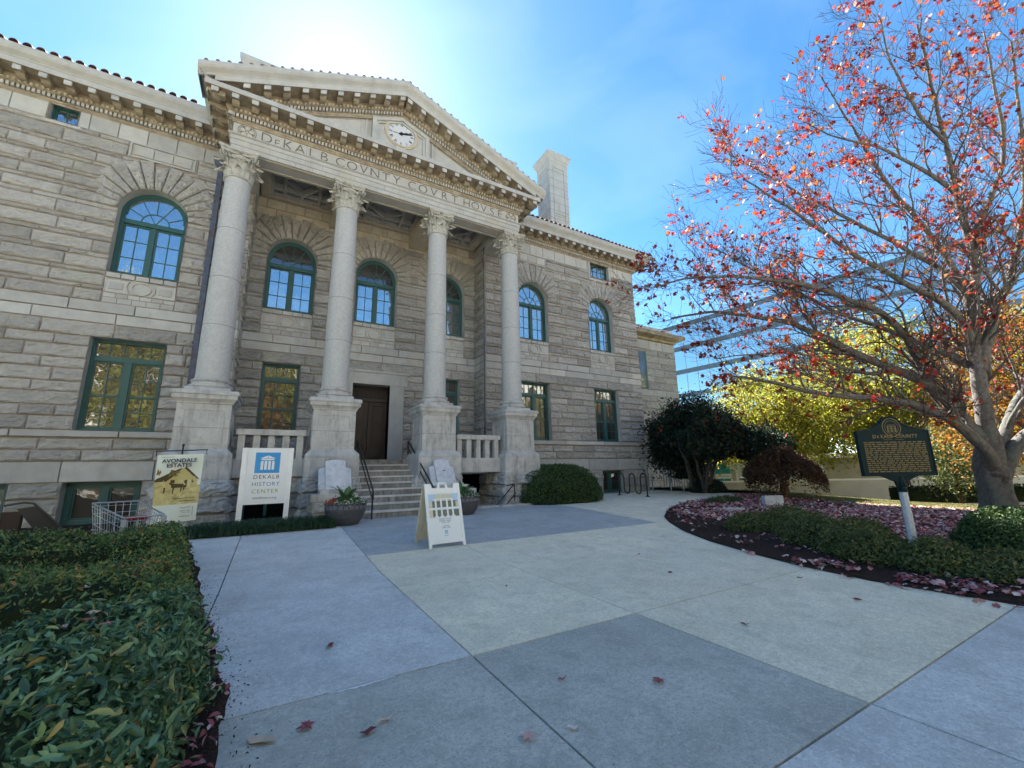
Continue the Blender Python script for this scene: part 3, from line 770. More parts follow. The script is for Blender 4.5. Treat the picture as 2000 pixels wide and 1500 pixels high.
for x0, x1 in ((-.87, 1.014), (1.634, 3.966), (4.586, 6.47)):
    y0, y1 = YF+.622, .8; cx, cy = (x0+x1)/2, (y0+y1)/2; z0, z1 = CZ+.02, CZ+.249; w_ = .045
    xs = [x0+.05, x0+(x1-x0)*.22, x1-(x1-x0)*.22, x1-.05]; ys = [y0+.04, y0+(y1-y0)*.2, y1-(y1-y0)*.2, y1-.04]
    for i, x in enumerate(xs): mb.box(x-w_, x+w_, y0, y1, z0+.001*i, z1)
    for i, y in enumerate(ys): mb.box(x0, x1, y-w_, y+w_, z0+.005+.001*i, z1-.001)
    mids = [(cx, ys[1]), (xs[2], cy), (cx, ys[2]), (xs[1], cy)]
    for i in range(4):
        a, b = Vector((*mids[i], 0)), Vector((*mids[(i+1) % 4], 0)); n = (b-a).normalized().cross(ZV)*.04
        mb.add([(p.x, p.y, z) for z in (z0+.012, z1-.002) for p in (a+n, b+n, b-n, a-n)], [(3,2,1,0), (4,5,6,7), (0,1,5,4), (1,2,6,5), (2,3,7,6), (3,0,4,7)])
    for x in (xs[0]+xs[1])/2, (xs[1]*2+cx)/3, (xs[2]*2+cx)/3, (xs[2]+xs[3])/2:
        for y in ((ys[0]+ys[1])/2, (ys[2]+ys[3])/2):
            mb.lathe([(.11, z1-.01), (.10, z1-.07), (.045, z1-.09), (.05, z1-.13), (.02, z1-.15)], x, y, 10)
    mb.box(cx-w_, cx+w_, y0, ys[1], z0+.013, z1-.003); mb.box(cx-w_, cx+w_, ys[2], y1, z0+.013, z1-.003)
mb.build('ceiling_coffer', m_coffer, CH)

# --- clock
FC = plane(0, YF-.02, (1,0,0), (0,-1,0)); cx, cz, cr = 2.80, 11.17, .47
mb = MB()
apx = ZP+SL*half
pent = lambda e, b, t: [(cx-e, b), (cx+e, b), (cx+e, t-SL*e), (cx, t), (cx-e, t-SL*e)]
tp = apx-.03
mb.prism(pent(.95, zt+.02, tp), -.06, .02, FC)
for e, t, e2, t2, d in ((.95, tp, .82, tp-.13, .12), (.82, tp-.13, .74, tp-.20, .07)):
    A, B = pent(e, zt+.02, t), pent(e2, zt+.02, t2)
    for i, j in ((1, 2), (2, 3), (3, 4), (4, 0)): mb.prism([A[i], A[j], B[j], B[i]], .0, d, FC)
clk = mb.build('clock_surround', m_smooth, CH)
mb = MB()
for r0, r1, d in ((cr-.01, cr+.05, .085), (cr+.05, cr+.085, .06)):
    for k in range(48):
        t0, t1 = 2*PI*k/48, 2*PI*(k+1)/48
        mb.prism([(cx+r*math.cos(t), cz+r*math.sin(t)) for r, t in ((r0, t0), (r1, t0), (r1, t1), (r0, t1))], .01, d, FC)
sub(mb, 'clock_rim', m_warm, clk)
mb = MB(); mb.prism([(cx+cr*math.cos(2*PI*k/48), cz+cr*math.sin(2*PI*k/48)) for k in range(48)], .02, .035, FC); sub(mb, 'clock_face', m_face, clk)
mb = MB()
for k in range(60):
    a = 2*PI*k/60; r0 = cr-.035; c_, s_ = math.cos(a), math.sin(a)
    mb.prism([(cx+r0*c_-s_*.004, cz+r0*s_+c_*.004), (cx+r0*c_+s_*.004, cz+r0*s_-c_*.004), (cx+(cr-.014)*c_+s_*.004, cz+(cr-.014)*s_-c_*.004), (cx+(cr-.014)*c_-s_*.004, cz+(cr-.014)*s_+c_*.004)], .034, .037, FC)
sub(mb, 'minute_marks', m_ink, clk)
for k, s_ in enumerate(['XII', 'I', 'II', 'III', 'IIII', 'V', 'VI', 'VII', 'VIII', 'IX', 'X', 'XI']):
    a = -2*PI*k/12
    mt = Matrix.Translation((cx+.355*math.sin(-a), YF-.056, cz+.355*math.cos(a))) @ Matrix.Rotation(-a, 4, 'Y') @ Matrix.Rotation(PI/2, 4, 'X') @ Matrix.Diagonal((.72, 1.15, 1, 1))
    text('numeral', s_, .13, m_ink, clk, mt, 'CENTER', .002, .001, .85)
def hand(name, ang, L, w_, d, tail=.08):
    c_, s_ = math.cos(ang), math.sin(ang)
    P = lambda a, b: (cx + a*c_ - b*s_, cz + a*s_ + b*c_)
    mb = MB(); mb.prism([P(-tail, -w_*.8), P(L*.3, -w_*.55), P(L*.72, -w_), P(L, 0), P(L*.72, w_), P(L*.3, w_*.55), P(-tail, w_*.8)], d, d+.012, FC)
    mb.prism([P(.055*math.cos(t), .055*math.sin(t)) for t in [2*PI*k/16 for k in range(16)]], d-.003, d+.016, FC)
    sub(mb, name, m_iron, clk)
hand('minute_hand', R(16), .41, .030, .062); hand('hour_hand', R(20), .27, .045, .046)
hand('second_hand', R(184), .30, .005, .040, 0)

# --- columns
COLS = [-1.533, 1.324, 4.276, 7.14]; YC = -1.554
def make_column(cx):
    mb = MB()
    mb.lathe([(.355, 2.325), (.36, 2.34), (.352, 2.40), (.352, 2.6)] + [(.352-.048*((z-2.6)/5.3)**1.6, z) for z in (3.6, 4.6, 5.6, 6.6, 7.4, 7.9)] + [(.312, 7.93), (.312, 7.95)], cx, YC, 40)
    col = mb.build('column', m_shaft, CH, smooth=True)
    mb = MB()
    for z in (3.72, 5.02, 6.42):
        r = .352-.048*(max(0, (z-2.6))/5.3)**1.6 + .0016; mb.lathe([(r, z-.005), (r, z+.005)], cx, YC, 40)
    sub(mb, 'drum_joint', m_dark_line, col)
    mb = MB()
    mb.stack([(.46, 1.985), (.46, 2.07), (.44, 2.085)], cx, cx, YC, YC)
    mb.lathe([(.44, 2.085), (.475, 2.11), (.48, 2.14), (.465, 2.17), (.425, 2.185), (.41, 2.19), (.395, 2.22), (.40, 2.24), (.425, 2.25), (.435, 2.27), (.42, 2.295), (.375, 2.31), (.365, 2.33)], cx, YC, 36)
    sub(mb, 'column_base', m_base, col)
    # capital
    mb = MB()
    mb.lathe([(.315, 7.94), (.345, 7.95), (.352, 7.97), (.345, 7.99), (.32, 8.0), (.305, 8.02), (.30, 8.3), (.32, 8.5), (.36, 8.6)], cx, YC, 32)
    def leaf(a, z0, h, r0, curl, w_, n=7):
        vs = []; ca, sa = math.cos(a), math.sin(a)
        for i in range(n+1):
            t = i/n; z = z0 + h*math.sin(min(t, .8)/.8*PI/2) - (max(0, t-.75)/.25)**1.5*h*.20
            r = r0 + .02 + .03*t + curl*max(0, t-.45)**1.6*3.0
            ww = w_*(math.sin(PI*min(1, .25+t*.8))**.7)*(1+.16*math.cos(i*PI))
            for j, (sx, dr) in enumerate(((-1, -.02), (-.5, .012), (0, .03), (.5, .012), (1, -.02))):
                x = r+dr; y = sx*ww
                vs.append((cx + x*ca - y*sa, YC + x*sa + y*ca, z - (.02 if j in (0, 4) else 0)))
        fs = [(i*5+j, i*5+j+1, (i+1)*5+j+1, (i+1)*5+j) for i in range(n) for j in range(4)]
        m = len(vs); vs2 = [(x+(cx-x)*.06, y+(YC-y)*.06, z) for x, y, z in vs]
        mb.add(vs+vs2, fs + [tuple(m+k for k in reversed(f)) for f in fs] + [(i*5, (i+1)*5, m+(i+1)*5, m+i*5) for i in range(n)] + [((i+1)*5+4, i*5+4, m+i*5+4, m+(i+1)*5+4) for i in range(n)] + [(n*5+j+1, n*5+j, m+n*5+j, m+n*5+j+1) for j in range(4)])
    for k in range(8): leaf(2*PI*k/8, 8.0, .24, .295, .20, .105)
    for k in range(8): leaf(2*PI*(k+.5)/8, 8.03, .43, .29, .24, .095)
    for k in range(4):   # corner volutes
        a = PI/4 + PI/2*k; ca, sa = math.cos(a), math.sin(a)
        for off in (-.055, .055):
            pts = []
            for i in range(26):
                t = i/25
                if t < .45: u = t/.45; r = .30 + .20*u**1.7; z = 8.28 + .34*math.sin(u*PI/2)
                else:
                    u = (t-.45)/.55; th = PI/2 - u*PI*2.5; rr = .085*(1-u*.75); r = .50 + .01 + rr*math.cos(th)*1.0 ; z = 8.62-.085 + rr*math.sin(th)
                pts.append((cx + r*ca - off*(1-.6*t)*sa*1.2, YC + r*sa + off*(1-.6*t)*ca*1.2, z))
            mb.tube(pts, [.026 - .010*i/25 for i in range(26)], 6)
        a2 = PI/2*k; ca, sa = math.cos(a2), math.sin(a2)
        for sg in (-1, 1):
            pts = []
            for i in range(14):
                t = i/13
                if t < .5: u = t/.5; y = sg*(.17-.09*u); z = 8.32+.20*u; r = .33+.04*u
                else: u = (t-.5)/.5; th = u*PI*1.8; rr = .045*(1-u*.6); y = sg*(.08 - rr*math.sin(th)); z = 8.52+.0+rr*math.cos(th)-.01; r = .38
                pts.append((cx + r*ca - y*sa, YC + r*sa + y*ca, z))
            mb.tube(pts, .017, 5)
        mb.lathe([(.001, 0)], 0, 0, 3) if False else None
        p = Vector((cx+.425*ca, YC+.425*sa, 8.68)); mb.bar(p-Vector((ca, sa, 0))*.05, p+Vector((ca, sa, 0))*.035, .065, 9, .04)
    def abac(h0, h1, e):
        pts = []
        for k in range(4):
            a = PI/2*k; ca, sa = math.cos(a), math.sin(a)
            for i in range(9):
                t = -1+2*i/8; y = t*(.425+e); x = .375+e + .075*t*t
                pts.append((cx + x*ca - y*sa, YC + x*sa + y*ca))
        n = len(pts); mb.add([(*p, h0) for p in pts] + [(*p, h1) for p in pts], [(k, (k+1) % n, n+(k+1) % n, n+k) for k in range(n)] + [tuple(range(n-1, -1, -1)), tuple(range(n, 2*n))])
    abac(8.615, 8.67, -.02); abac(8.668, 8.695, .005); abac(8.693, 8.757, .025)
    sub(mb, 'capital', m_carve, col)
    return col
for i, cx in enumerate(COLS): make_column(cx)

# --- pedestals
for i, cx in enumerate(COLS):
    h = .53; x0, x1, y0, y1 = cx-h, cx+h, YC-h, YC+h
    mb = MB()
    mb.stack([(.13, .40), (.13, .45), (.115, .50), (.05, .56), (.02, .60), (0, .61), (0, 1.66), (.025, 1.67), (.03, 1.70), (.075, 1.76), (.10, 1.78), (.105, 1.87), (.13, 1.88), (.135, 1.93), (.10, 1.982), (-.05, 1.985)], x0, x1, y0, y1)
    ped = mb.build('pedestal', m_base, CH)
    mb = MB(); z0, z1 = .72, 1.54
    for F, a, b in ((plane(0, y0, (1,0,0), (0,-1,0)), x0+.13, x1-.13), (plane(x0, 0, (0,1,0), (-1,0,0)), y0+.13, y1-.13), (plane(x1, 0, (0,1,0), (1,0,0)), y0+.13, y1-.13)):
        for q in ((a, b, z0, z0+.028), (a, b, z1-.028, z1), (a, a+.028, z0+.028, z1-.028), (b-.028, b, z0+.028, z1-.028)):
            mb.prism([(q[0], q[2]), (q[1], q[2]), (q[1], q[3]), (q[0], q[3])], -.01, .016, F)
        mb.prism([(a+.06, z0+.06), (b-.06, z0+.06), (b-.06, z1-.06), (a+.06, z1-.06)], -.01, .006, F)
    sub(mb, 'pedestal_panel', m_base, ped)
    mb = MB()
    for F, a, b in ((plane(0, y0, (1,0,0), (0,-1,0)), x0, x1), (plane(x0, 0, (0,1,0), (-1,0,0)), y0, y1)):
        mb.prism([(a, 1.098), (b, 1.098), (b, 1.106), (a, 1.106)], -.004, .0072, F)
    sub(mb, 'stone_joint', m_dark_line, ped)
    # footing: dressed course then rock-faced courses
    e = .13; X0, X1, Y0, Y1 = x0-e, x1+e, y0-e, y1+e
    mb = MB(); rr = random.Random(50+i)
    fo = [(plane(0, Y0, (1,0,0), (0,-1,0)), X0, X1), (plane(X0, 0, (0,1,0), (-1,0,0)), Y0, 0), (plane(X1, 0, (0,1,0), (1,0,0)), Y0, 0)]
    for F, a, b in fo:
        m = a + (b-a)*(.35+.3*rr.random()); stone(mb, rect(a, m, -.10, .398), F, .012, False, gap=.003); stone(mb, rect(m, b, -.10, .398), F, .012, False, gap=.003)
    mb.box(X0, X1, Y0, .02, .33, .397)
    ft = mb.build('footing', m_base, CH)
    mb = MB()
    for F, a, b in fo: fill(mb, F, a-.03, b+.03, [(-1.25, -.86, .8), (-.86, -.48, .7), (-.48, -.105, .75)], [], .10, True, 60+i)
    mb.box(X0, X1, Y0, .02, -1.3, .33)
    sub(mb, 'rock_base', m_base, ft)

# --- porch floor, parapets, steps
mb = MB()
mb.box(-1.25, 1.79, -1.8, 1.0, .30, .39); mb.box(3.81, 6.85, -1.8, 1.0, .30, .39)
mb.box(-1.1, 1.8, -1.6, 1.0, -.3, .30) ; mb.box(3.82, 6.5, -.9, 1.0, -.12, .30)
mb.build('porch_floor', m_base, CH)
def parapet(x0, x1, n, rock):
    y0, y1 = -1.85, -1.58
    mb = MB(); mb.box(x0, x1, y0-.02, y1+.02, .975, 1.12); mb.box(x0, x1, y0, y1, -.06, .37)
    w_ = (x1-x0)
    p = mb.build('parapet', m_base, CH)
    for k in range(n):
        x = x0 + w_*(k+.5)/n if n != 5 else x0 + .12 + (w_-.24)*k/4
        mb = MB(); mb.box(x-.075, x+.075, y0+.045, y1-.04, .37, .975); sub(mb, 'baluster', m_base, p)
parapet(-.875, .665, 5, True); parapet(4.93, 6.48, 5, False)
mb = MB()   # left infill under parapet with dark basement window
fill(mb, plane(0, -1.7, (1,0,0), (0,-1,0)), -.87, .66, [(-1.25, -.86, .7), (-.86, -.48, .6), (-.48, -.07, .6)], [h_rect(-.62, .42, -1.02, -.07)], .06, True, 77)
mb.build('area_wall', m_rough, CH)
mb = MB(); mb.box(-.87, .66, -1.45, -1.3, -1.3, .3)
mb.box(4.6, 6.7, -.3, -.1, -2.2, .3); mb.box(-.7,.5,-1.52,-1.45,-1.1,-.05)
mb.build('area_shade_fill', m_dark, CH)  # black boxes stand for the shade inside the openings
mb = MB(); mb.box(-.62, -.55, -1.62, -1.52, -1.02, -.07); mb.box(.35, .42, -1.62, -1.52, -1.02, -.07); mb.box(-.14, -.07, -1.62, -1.53, -1.02, -.07); mb.box(-.62, .42, -1.62, -1.53, -.14, -.07)
mb.build('basement_window', m_green, CH)
mb = MB(); nos = MB()
SX0, SX1 = 1.80, 3.80
for k in range(8):
    y = -3.25+.30*k; z0 = -1.1+.1655*k; z1 = z0+.1655
    r2 = random.Random(k); x = SX0 - .0
    while x < SX1-.01:
        nx = min(SX1, x+.5+.6*r2.random()); 
        if SX1-nx < .3: nx = SX1
        t = r2.random()
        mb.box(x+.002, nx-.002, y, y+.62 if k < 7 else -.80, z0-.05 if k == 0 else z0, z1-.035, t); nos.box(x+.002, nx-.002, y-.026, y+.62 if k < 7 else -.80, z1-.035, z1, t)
        x = nx
mb.box(SX0, SX1, -.80, .95, .0, .2240); mb.box(SX0+.002, SX1-.002, -.50, .9, .2245, .389)
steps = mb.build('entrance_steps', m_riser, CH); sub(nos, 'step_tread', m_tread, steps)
# cheek walls
for x0, x1 in ((.85, 1.80), (3.80, 5.02)):
    mb = MB(); Fq = plane(0, -3.05, (1,0,0), (0,-1,0)); xa, xb = (.86, 1.80) if x0 < 1 else (3.80, 5.0)
    fill(mb, Fq, xa, xb, [(-1.2, -.93, .5), (-.93, -.66, .4)], [], .07, True, 91)
    fill(mb, plane(xb, 0, (0,1,0), (1,0,0)), -3.05, -2.2, [(-1.2, -.93, .5), (-.93, -.66, .4)], [], .07, True, 92)
    fill(mb, plane(xa, 0, (0,1,0), (-1,0,0)), -3.05, -2.2, [(-1.2, -.93, .5), (-.93, -.66, .4)], [], .07, True, 93)
    mb.box(xa, xb, -3.05, -2.2, -1.3, -.66)
    cw = mb.build('cheek_wall', m_rough, CH)
    mb = MB(); mb.stack([(.0, -.66), (.05, -.655), (.05, -.50), (.04, -.49), (-.1, -.49)], xa, xb, -3.02, -2.2); mb.stack([(0, -.49), (0, -.385), (-.02, -.38)], xa+.16, xb-.14, -2.92, -2.2)
    sub(mb, 'cheek_cap', m_base, cw)

# --- entrance door
FD = P_P
mb = MB()
for q in ((1.64, 2.16, .39, 3.08), (3.44, 3.96, .39, 3.08), (1.52, 4.08, 3.08, 3.50)):
    if q[3] < 3.2:
        mb.prism([(q[0], q[2]), (q[1], q[2]), (q[1], q[3]), (q[0], q[3])], -.35, .07, FD)
    else: mb.prism([(q[0], q[2]+.001), (q[1], q[2]+.001), (q[1], q[3]), (q[0], q[3])], -.35, .085, FD)
mb.prism([(1.44, 3.501), (4.16, 3.501), (4.16, 3.58), (1.44, 3.58)], -.02, .13, FD)
for x0, x1 in ((2.06, 2.16), (3.44, 3.54)): mb.prism([(x0, .39), (x1, .39), (x1, 3.18), (x0, 3.18)], .07, .095, FD)
mb.prism([(2.16, 3.08), (3.44, 3.08), (3.44, 3.18), (2.16, 3.18)], .085, .110, FD)
mb.build('door_surround', m_smooth, CH)
mb = MB(); mb.prism([(2.16, .39), (3.44, .39), (3.44, 3.08), (2.16, 3.08)], -.34, -.30, FD)
mb.prism([(2.16, 2.50), (3.44, 2.50), (3.44, 2.60), (2.16, 2.60)], -.30, -.22, FD); mb.prism([(2.785, .40), (2.815, .40), (2.815, 2.5), (2.785, 2.5)], -.30, -.235, FD)
door = mb.build('door', m_door, CH)
for x0, x1 in ((2.17, 2.78), (2.82, 3.43)):
    mb = MB()
    for z0, z1 in ((.46, .98), (1.06, 1.62), (1.70, 2.38)):
        a, b = x0+.10, x1-.10
        for q in ((a, b, z0, z0+.03), (a, b, z1-.03, z1), (a, a+.03, z0+.03, z1-.03), (b-.03, b, z0+.03, z1-.03)): mb.prism([(q[0], q[2]), (q[1], q[2]), (q[1], q[3]), (q[0], q[3])], -.302, -.268, FD)
        mb.prism([(a+.07, z0+.07), (b-.07, z0+.07), (b-.07, z1-.07), (a+.07, z1-.07)], -.302, -.276, FD)
    sub(mb, 'door_leaf', m_door, door)
mb = MB(); mb.tube([(2.74, 1.235, 1.35), (2.74, 1.21, 1.36), (2.74, 1.21, 1.52), (2.74, 1.235, 1.53)], .01, 6); sub(mb, 'handle', m_iron, door)
mb = MB()
for k in range(8):
    c = 2.24+.16*k
    for r in (.07, .035): mb.tube([(c+r*math.cos(t), 1.24, 2.84+r*2.2*math.sin(t)) for t in [2*PI*i/14 for i in range(14)]], .007, 5, closed=True)
mb.bar((2.16, 1.24, 2.66), (3.44, 1.24, 2.66), .01); mb.bar((2.16, 1.24, 3.02), (3.44, 1.24, 3.02), .01)
sub(mb, 'transom_grille', m_iron, door)

# --- windows
def win_rect(F, a, b, z0, z1, sashes, tz=None, tcols=4, rows=2, cols=2, meet=None, d=-.15, dim=True, name='window', frame=.075):
    mb = MB(); P = lambda x0, x1, q0, q1, d0, d1: mb.prism([(x0, q0), (x1, q0), (x1, q1), (x0, q1)], d0, d1, F)
    P(a, a+frame, z0, z1, d-.1, d); P(b-frame, b, z0, z1, d-.1, d); P(a+frame, b-frame, z1-frame, z1, d-.1, d); P(a+frame, b-frame, z0, z0+frame*.9, d-.1, d+.02)
    top = tz or z1-frame
    if tz: P(a+frame, b-frame, tz-.06, tz+.05, d-.1, d+.012)
    n = sashes; cw = (b-a-2*frame)/n
    for k in range(1, n): x = a+frame+cw*k; P(x-.075, x+.075, z0+frame*.9, top-(.06 if tz else 0), d-.1, d+.005)
    w_ = mb.build(name, m_green, CH)
    mb = MB(); P = lambda x0, x1, q0, q1, d0, d1: mb.prism([(x0, q0), (x1, q0), (x1, q1), (x0, q1)], d0, d1, F)
    for k in range(n):
        s0 = a+frame+cw*k + (.075 if k else 0); s1 = a+frame+cw*(k+1) - (.075 if k < n-1 else 0); lo, hi = z0+frame*.9, top-(.06 if tz else 0)
        P(s0, s0+.04, lo, hi, d-.09, d-.03); P(s1-.04, s1, lo, hi, d-.09, d-.03); P(s0+.04, s1-.04, lo, lo+.05, d-.09, d-.03); P(s0+.04, s1-.04, hi-.04, hi, d-.09, d-.03)
        if meet: P(s0+.04, s1-.04, meet-.03, meet+.03, d-.09, d-.025)
        for c in range(1, cols): x = s0 + (s1-s0)*c/cols; P(x-.011, x+.011, lo, hi, d-.075, d-.045)
        parts = [(lo, hi)] if not meet else [(lo, meet), (meet, hi)]
        for l0, l1 in parts:
            for r in range(1, rows): z = l0 + (l1-l0)*r/rows; P(s0, s1, z-.010, z+.010, d-.074, d-.046)
    if tz:
        for c in range(1, tcols): x = a+frame + (b-a-2*frame)*c/tcols; P(x-.011, x+.011, tz+.05, z1-frame, d-.075, d-.045)
        P(a+frame, b-frame, tz+.05, tz+.08, d-.08, d-.04)
    sub(mb, 'glazing_bars', m_green, w_)
    # panes, each very slightly out of true
    mb = MB(); e = .0035
    for k in range(n):
        s0 = a+frame+cw*k; s1 = s0+cw
        for l0, l1 in (((z0, meet), (meet, top)) if meet else ((z0, top),)):
            t = [d-.062 + random.uniform(-e, e) for _ in range(3)]
            mb.add([F(s0, l0, t[0]), F(s1, l0, t[1]), F(s1, l1, t[1]+t[2]-t[0]), F(s0, l1, t[2])], [(0,1,2,3)])
    if tz: mb.add([F(a, tz, d-.06), F(b, tz, d-.062), F(b, z1, d-.066), F(a, z1, d-.064)], [(0,1,2,3)])
    sub(mb, 'pane', m_glassbs if name == 'basement_window' else (m_glassdk if dim else m_glass), w_)
    return w_
def win_arch(F, c, d=-.17, dimfan=False):
    r = RAD; fr = .085; zb = 5.354; zt = 7.0
    mb = MB(); P = lambda x0, x1, q0, q1, d0, d1: mb.prism([(x0, q0), (x1, q0), (x1, q1), (x0, q1)], d0, d1, F)
    P(c-r, c-r+fr, zb, SPR, d-.1, d); P(c+r-fr, c+r, zb, SPR, d-.1, d); P(c-r+fr, c+r-fr, zb, zb+.085, d-.1, d+.03)
    n = 24
    for k in range(n):
        t0, t1 = PI*k/n, PI*(k+1)/n
        for (ra, rb, dd) in ((r-fr, r, d), (r-.12, r-fr, d-.025)): mb.prism([(c+q*math.cos(t), SPR+q*math.sin(t)) for q, t in ((ra, t0), (rb, t0), (rb, t1), (ra, t1))], d-.1, dd, F)
    P(c-r+fr, c+r-fr, zt-.07, zt+.02, d-.1, d+.03); P(c-r+fr, c+r-fr, zt+.02, zt+.075, d-.1, d-.01)
    P(c-.05, c+.05, zb+.085, zt-.07, d-.1, d)
    w_ = mb.build('arched_window', m_green, CH)
    mb = MB(); P = lambda x0, x1, q0, q1, d0, d1: mb.prism([(x0, q0), (x1, q0), (x1, q1), (x0, q1)], d0, d1, F)
    for s0, s1 in ((c-r+fr, c-.05), (c+.05, c+r-fr)):
        lo, hi = zb+.085, zt-.07
        P(s0, s0+.045, lo, hi, d-.09, d-.03); P(s1-.045, s1, lo, hi, d-.09, d-.03); P(s0+.045, s1-.045, lo, lo+.06, d-.09, d-.03); P(s0+.045, s1-.045, hi-.045, hi, d-.09, d-.03)
        P((s0+s1)/2-.011, (s0+s1)/2+.011, lo, hi, d-.075, d-.045)
        for k in (1, 2): z = lo+(hi-lo)*k/3; P(s0, s1, z-.011, z+.011, d-.074, d-.046)
    zc = zt+.075; ro = r-.10
    for k in range(18):
        t0, t1 = PI*k/18, PI*(k+1)/18
        mb.prism([(c+q*math.cos(t), zc+q*math.sin(t)) for q, t in ((.30, t0), (.325, t0), (.325, t1), (.30, t1))], d-.075, d-.045, F)
    def ray(a, r0, r1):
        ca, sa = math.cos(a), math.sin(a); w2 = .011
        mb.prism([(c+r0*ca-w2*sa, zc+r0*sa+w2*ca), (c+r0*ca+w2*sa, zc+r0*sa-w2*ca), (c+r1*ca+w2*sa, zc+r1*sa-w2*ca), (c+r1*ca-w2*sa, zc+r1*sa+w2*ca)], d-.074, d-.046, F)
    for a in (30, 62, 90, 118, 150):
        ar = R(a); rr = .3
        while (rr*math.cos(ar))**2 + (zc-SPR+rr*math.sin(ar))**2 < ro*ro: rr += .01
        ray(ar, .31, rr)
    ray(R(62), 0, .31); ray(R(118), 0, .31)
    sub(mb, 'glazing_bars', m_green, w_)
    mb = MB(); e = .004
    for s0, s1 in ((c-r+fr, c), (c, c+r-fr)):
        t = [d-.062 + random.uniform(-e, e) for _ in range(3)]
        mb.add([F(s0, zb, t[0]), F(s1, zb, t[1]), F(s1, zt, t[1]+t[2]-t[0]), F(s0, zt, t[2])], [(0,1,2,3)])
    sub(mb, 'pane', m_glass, w_)
    mb = MB(); mb.add([F(x, z, d-.06) for x, z in arch_pts(c, r-.05, zt, 24)], [tuple(range(27))]); sub(mb, 'fanlight_pane', m_glassdk if dimfan else m_glass, w_)
win_arch(P_W, -3.545); win_arch(P_W, 9.155); win_arch(P_W, 12.97)
for c in (-.03, 2.80, 5.61): win_arch(P_P, c, dimfan=True)
for a, b in ((-4.33, -2.82), (8.45, 9.86), (12.29, 13.75)): win_rect(P_W, a, b, 1.148, 3.53, 2, 3.02, 5 if a < 0 else 6, 2, 2, 2.05)
for a, b in ((-.58, .49), (5.11, 6.17)): win_rect(P_P, a, b, 1.148, 3.53, 1, 3.02, 3, 2, 3, 2.05)
win_rect(P_W, -5.98, -5.42, 9.34, 9.86, 1, None, 0, 1, 2, None, -.1, False, 'attic_window', .04)
win_rect(P_W, 12.52, 13.68, 9.06, 9.92, 1, None, 0, 2, 4, None, -.1, False, 'attic_window', .04)
win_rect(P_W, -4.31, -2.89, -1.12, -.1, 2, None, 0, 1, 1, None, -.2, True, 'basement_window', .13)
win_rect(P_W, -8.4, -5.21, -1.12, -.1, 2, None, 0, 1, 1, None, -.2, True, 'basement_window', .1)
win_rect(P_W, 12.48, 13.75, -1.07, -.12, 2, None, 0, 2, 1, None, -.2, True, 'basement_window', .08)

# --- chimney, rear gable block
mb = MB()
mb.stack([(0, 10.6), (0, 17.3), (.03, 17.32), (.03, 17.42), (.08, 17.52), (.08, 17.58), (.15, 17.74), (.16, 17.78), (.16, 17.90), (.02, 17.98)], 12.2, 13.5, 2.5, 3.75)
for F, a, b in ((plane(0, 2.5, (1,0,0), (0,-1,0)), 12.2, 13.5), (plane(12.2, 0, (0,1,0), (-1,0,0)), 2.5, 3.75)):
    for z0, z1 in ((11.4, 13.9), (14.0, 17.0)):
        for q in ((a+.25, b-.25, z0, z0+.05), (a+.25, b-.25, z1-.05, z1), (a+.25, a+.30, z0+.05, z1-.05), (b-.30, b-.25, z0+.05, z1-.05)):
            mb.prism([(q[0], q[2]), (q[1], q[2]), (q[1], q[3]), (q[0], q[3])], -.01, .035, F)
ch_ = mb.build('chimney', m_smooth, CH)
mb = MB(); mb.box(12.45, 13.25, 2.75, 3.5, 17.9, 18.02); sub(mb, 'chimney_flue', m_dark, ch_)
mb = MB()
for k in range(12):
    z = 11.2+.5*k
    mb.prism([(12.2, z), (13.5, z), (13.5, z+.012), (12.2, z+.012)], -.002, .004, plane(0, 2.5, (1,0,0), (0,-1,0))); mb.prism([(2.5, z), (3.75, z), (3.75, z+.012), (2.5, z+.012)], -.002, .004, plane(12.2, 0, (0,1,0), (-1,0,0)))
sub(mb, 'stone_joint', m_dark_line, ch_)
mb = MB()
mb.stack([(0, 10.6), (0, 14.55), (.06, 14.6), (.06, 14.72), (.16, 14.85), (.32, 14.88), (.34, 15.05), (.42, 15.2), (.42, 15.32), (0, 15.36)], -1.95, 9.05, 1.95, 6.0)
pb = mb.build('attic_block', m_smooth, CH)
mb = MB()
pieces(mb, (-1.95, 1.95), (9.05, 1.95), (0, -1), 14.6, 0, .10, .30, .12, .25, .2, .55, margin=.1); pieces(mb, (-1.95, 6), (-1.95, 1.95), (-1, 0), 14.6, 0, .10, .30, .12, .25, .2, .55, margin=.1)
sub(mb, 'modillions', m_soffit, pb)

# --- annex behind the right wing
mb = MB(); FA = plane(0, 5.0, (1,0,0), (0,-1,0)); mb.box(15.5, 24.5, 5.0, 14, -3, 9.16)
AN = empty('annex_building', (20, 9, -1.1), 'lower rock faced stone rear wing seen past the courthouse corner behind the tree', 'building')
aw = mb.build('wall', m_joint, AN)
mb = MB(); fill(mb, FA, 15.4, 24.53, courses(-2.2, 4.67, (.48, .39), 1.5, 1.3) + courses(5.12, 7.95, (.48, .39), 1.5, 1.3), [h_rect(20.7, 21.5, 5.12, 7.72)], .05, True, 5)
sub(mb, 'wall_stone', m_rough, aw)
mb = MB()
for z0, z1 in ((4.67, 5.12), (7.95, 8.58)):
    for k in range(7): stone(mb, rect(15.4+9.1*k/7, 15.4+9.1*(k+1)/7, z0, z1), FA, .05, False)
mb.box(15.4, 24.5, 5.1, 13.9, 9.16, 9.72)
sub(mb, 'parapet_band', m_smooth, aw)
mb = MB(); mb.stack([(0, 8.6), (.13, 8.65), (.13, 8.78), (.43, 8.86), (.6, 8.9), (.6, 9.03), (.62, 9.16), (0, 9.18)], 15.4, 24.5, 5.0, 14); sub(mb, 'cornice', m_soffit, aw)
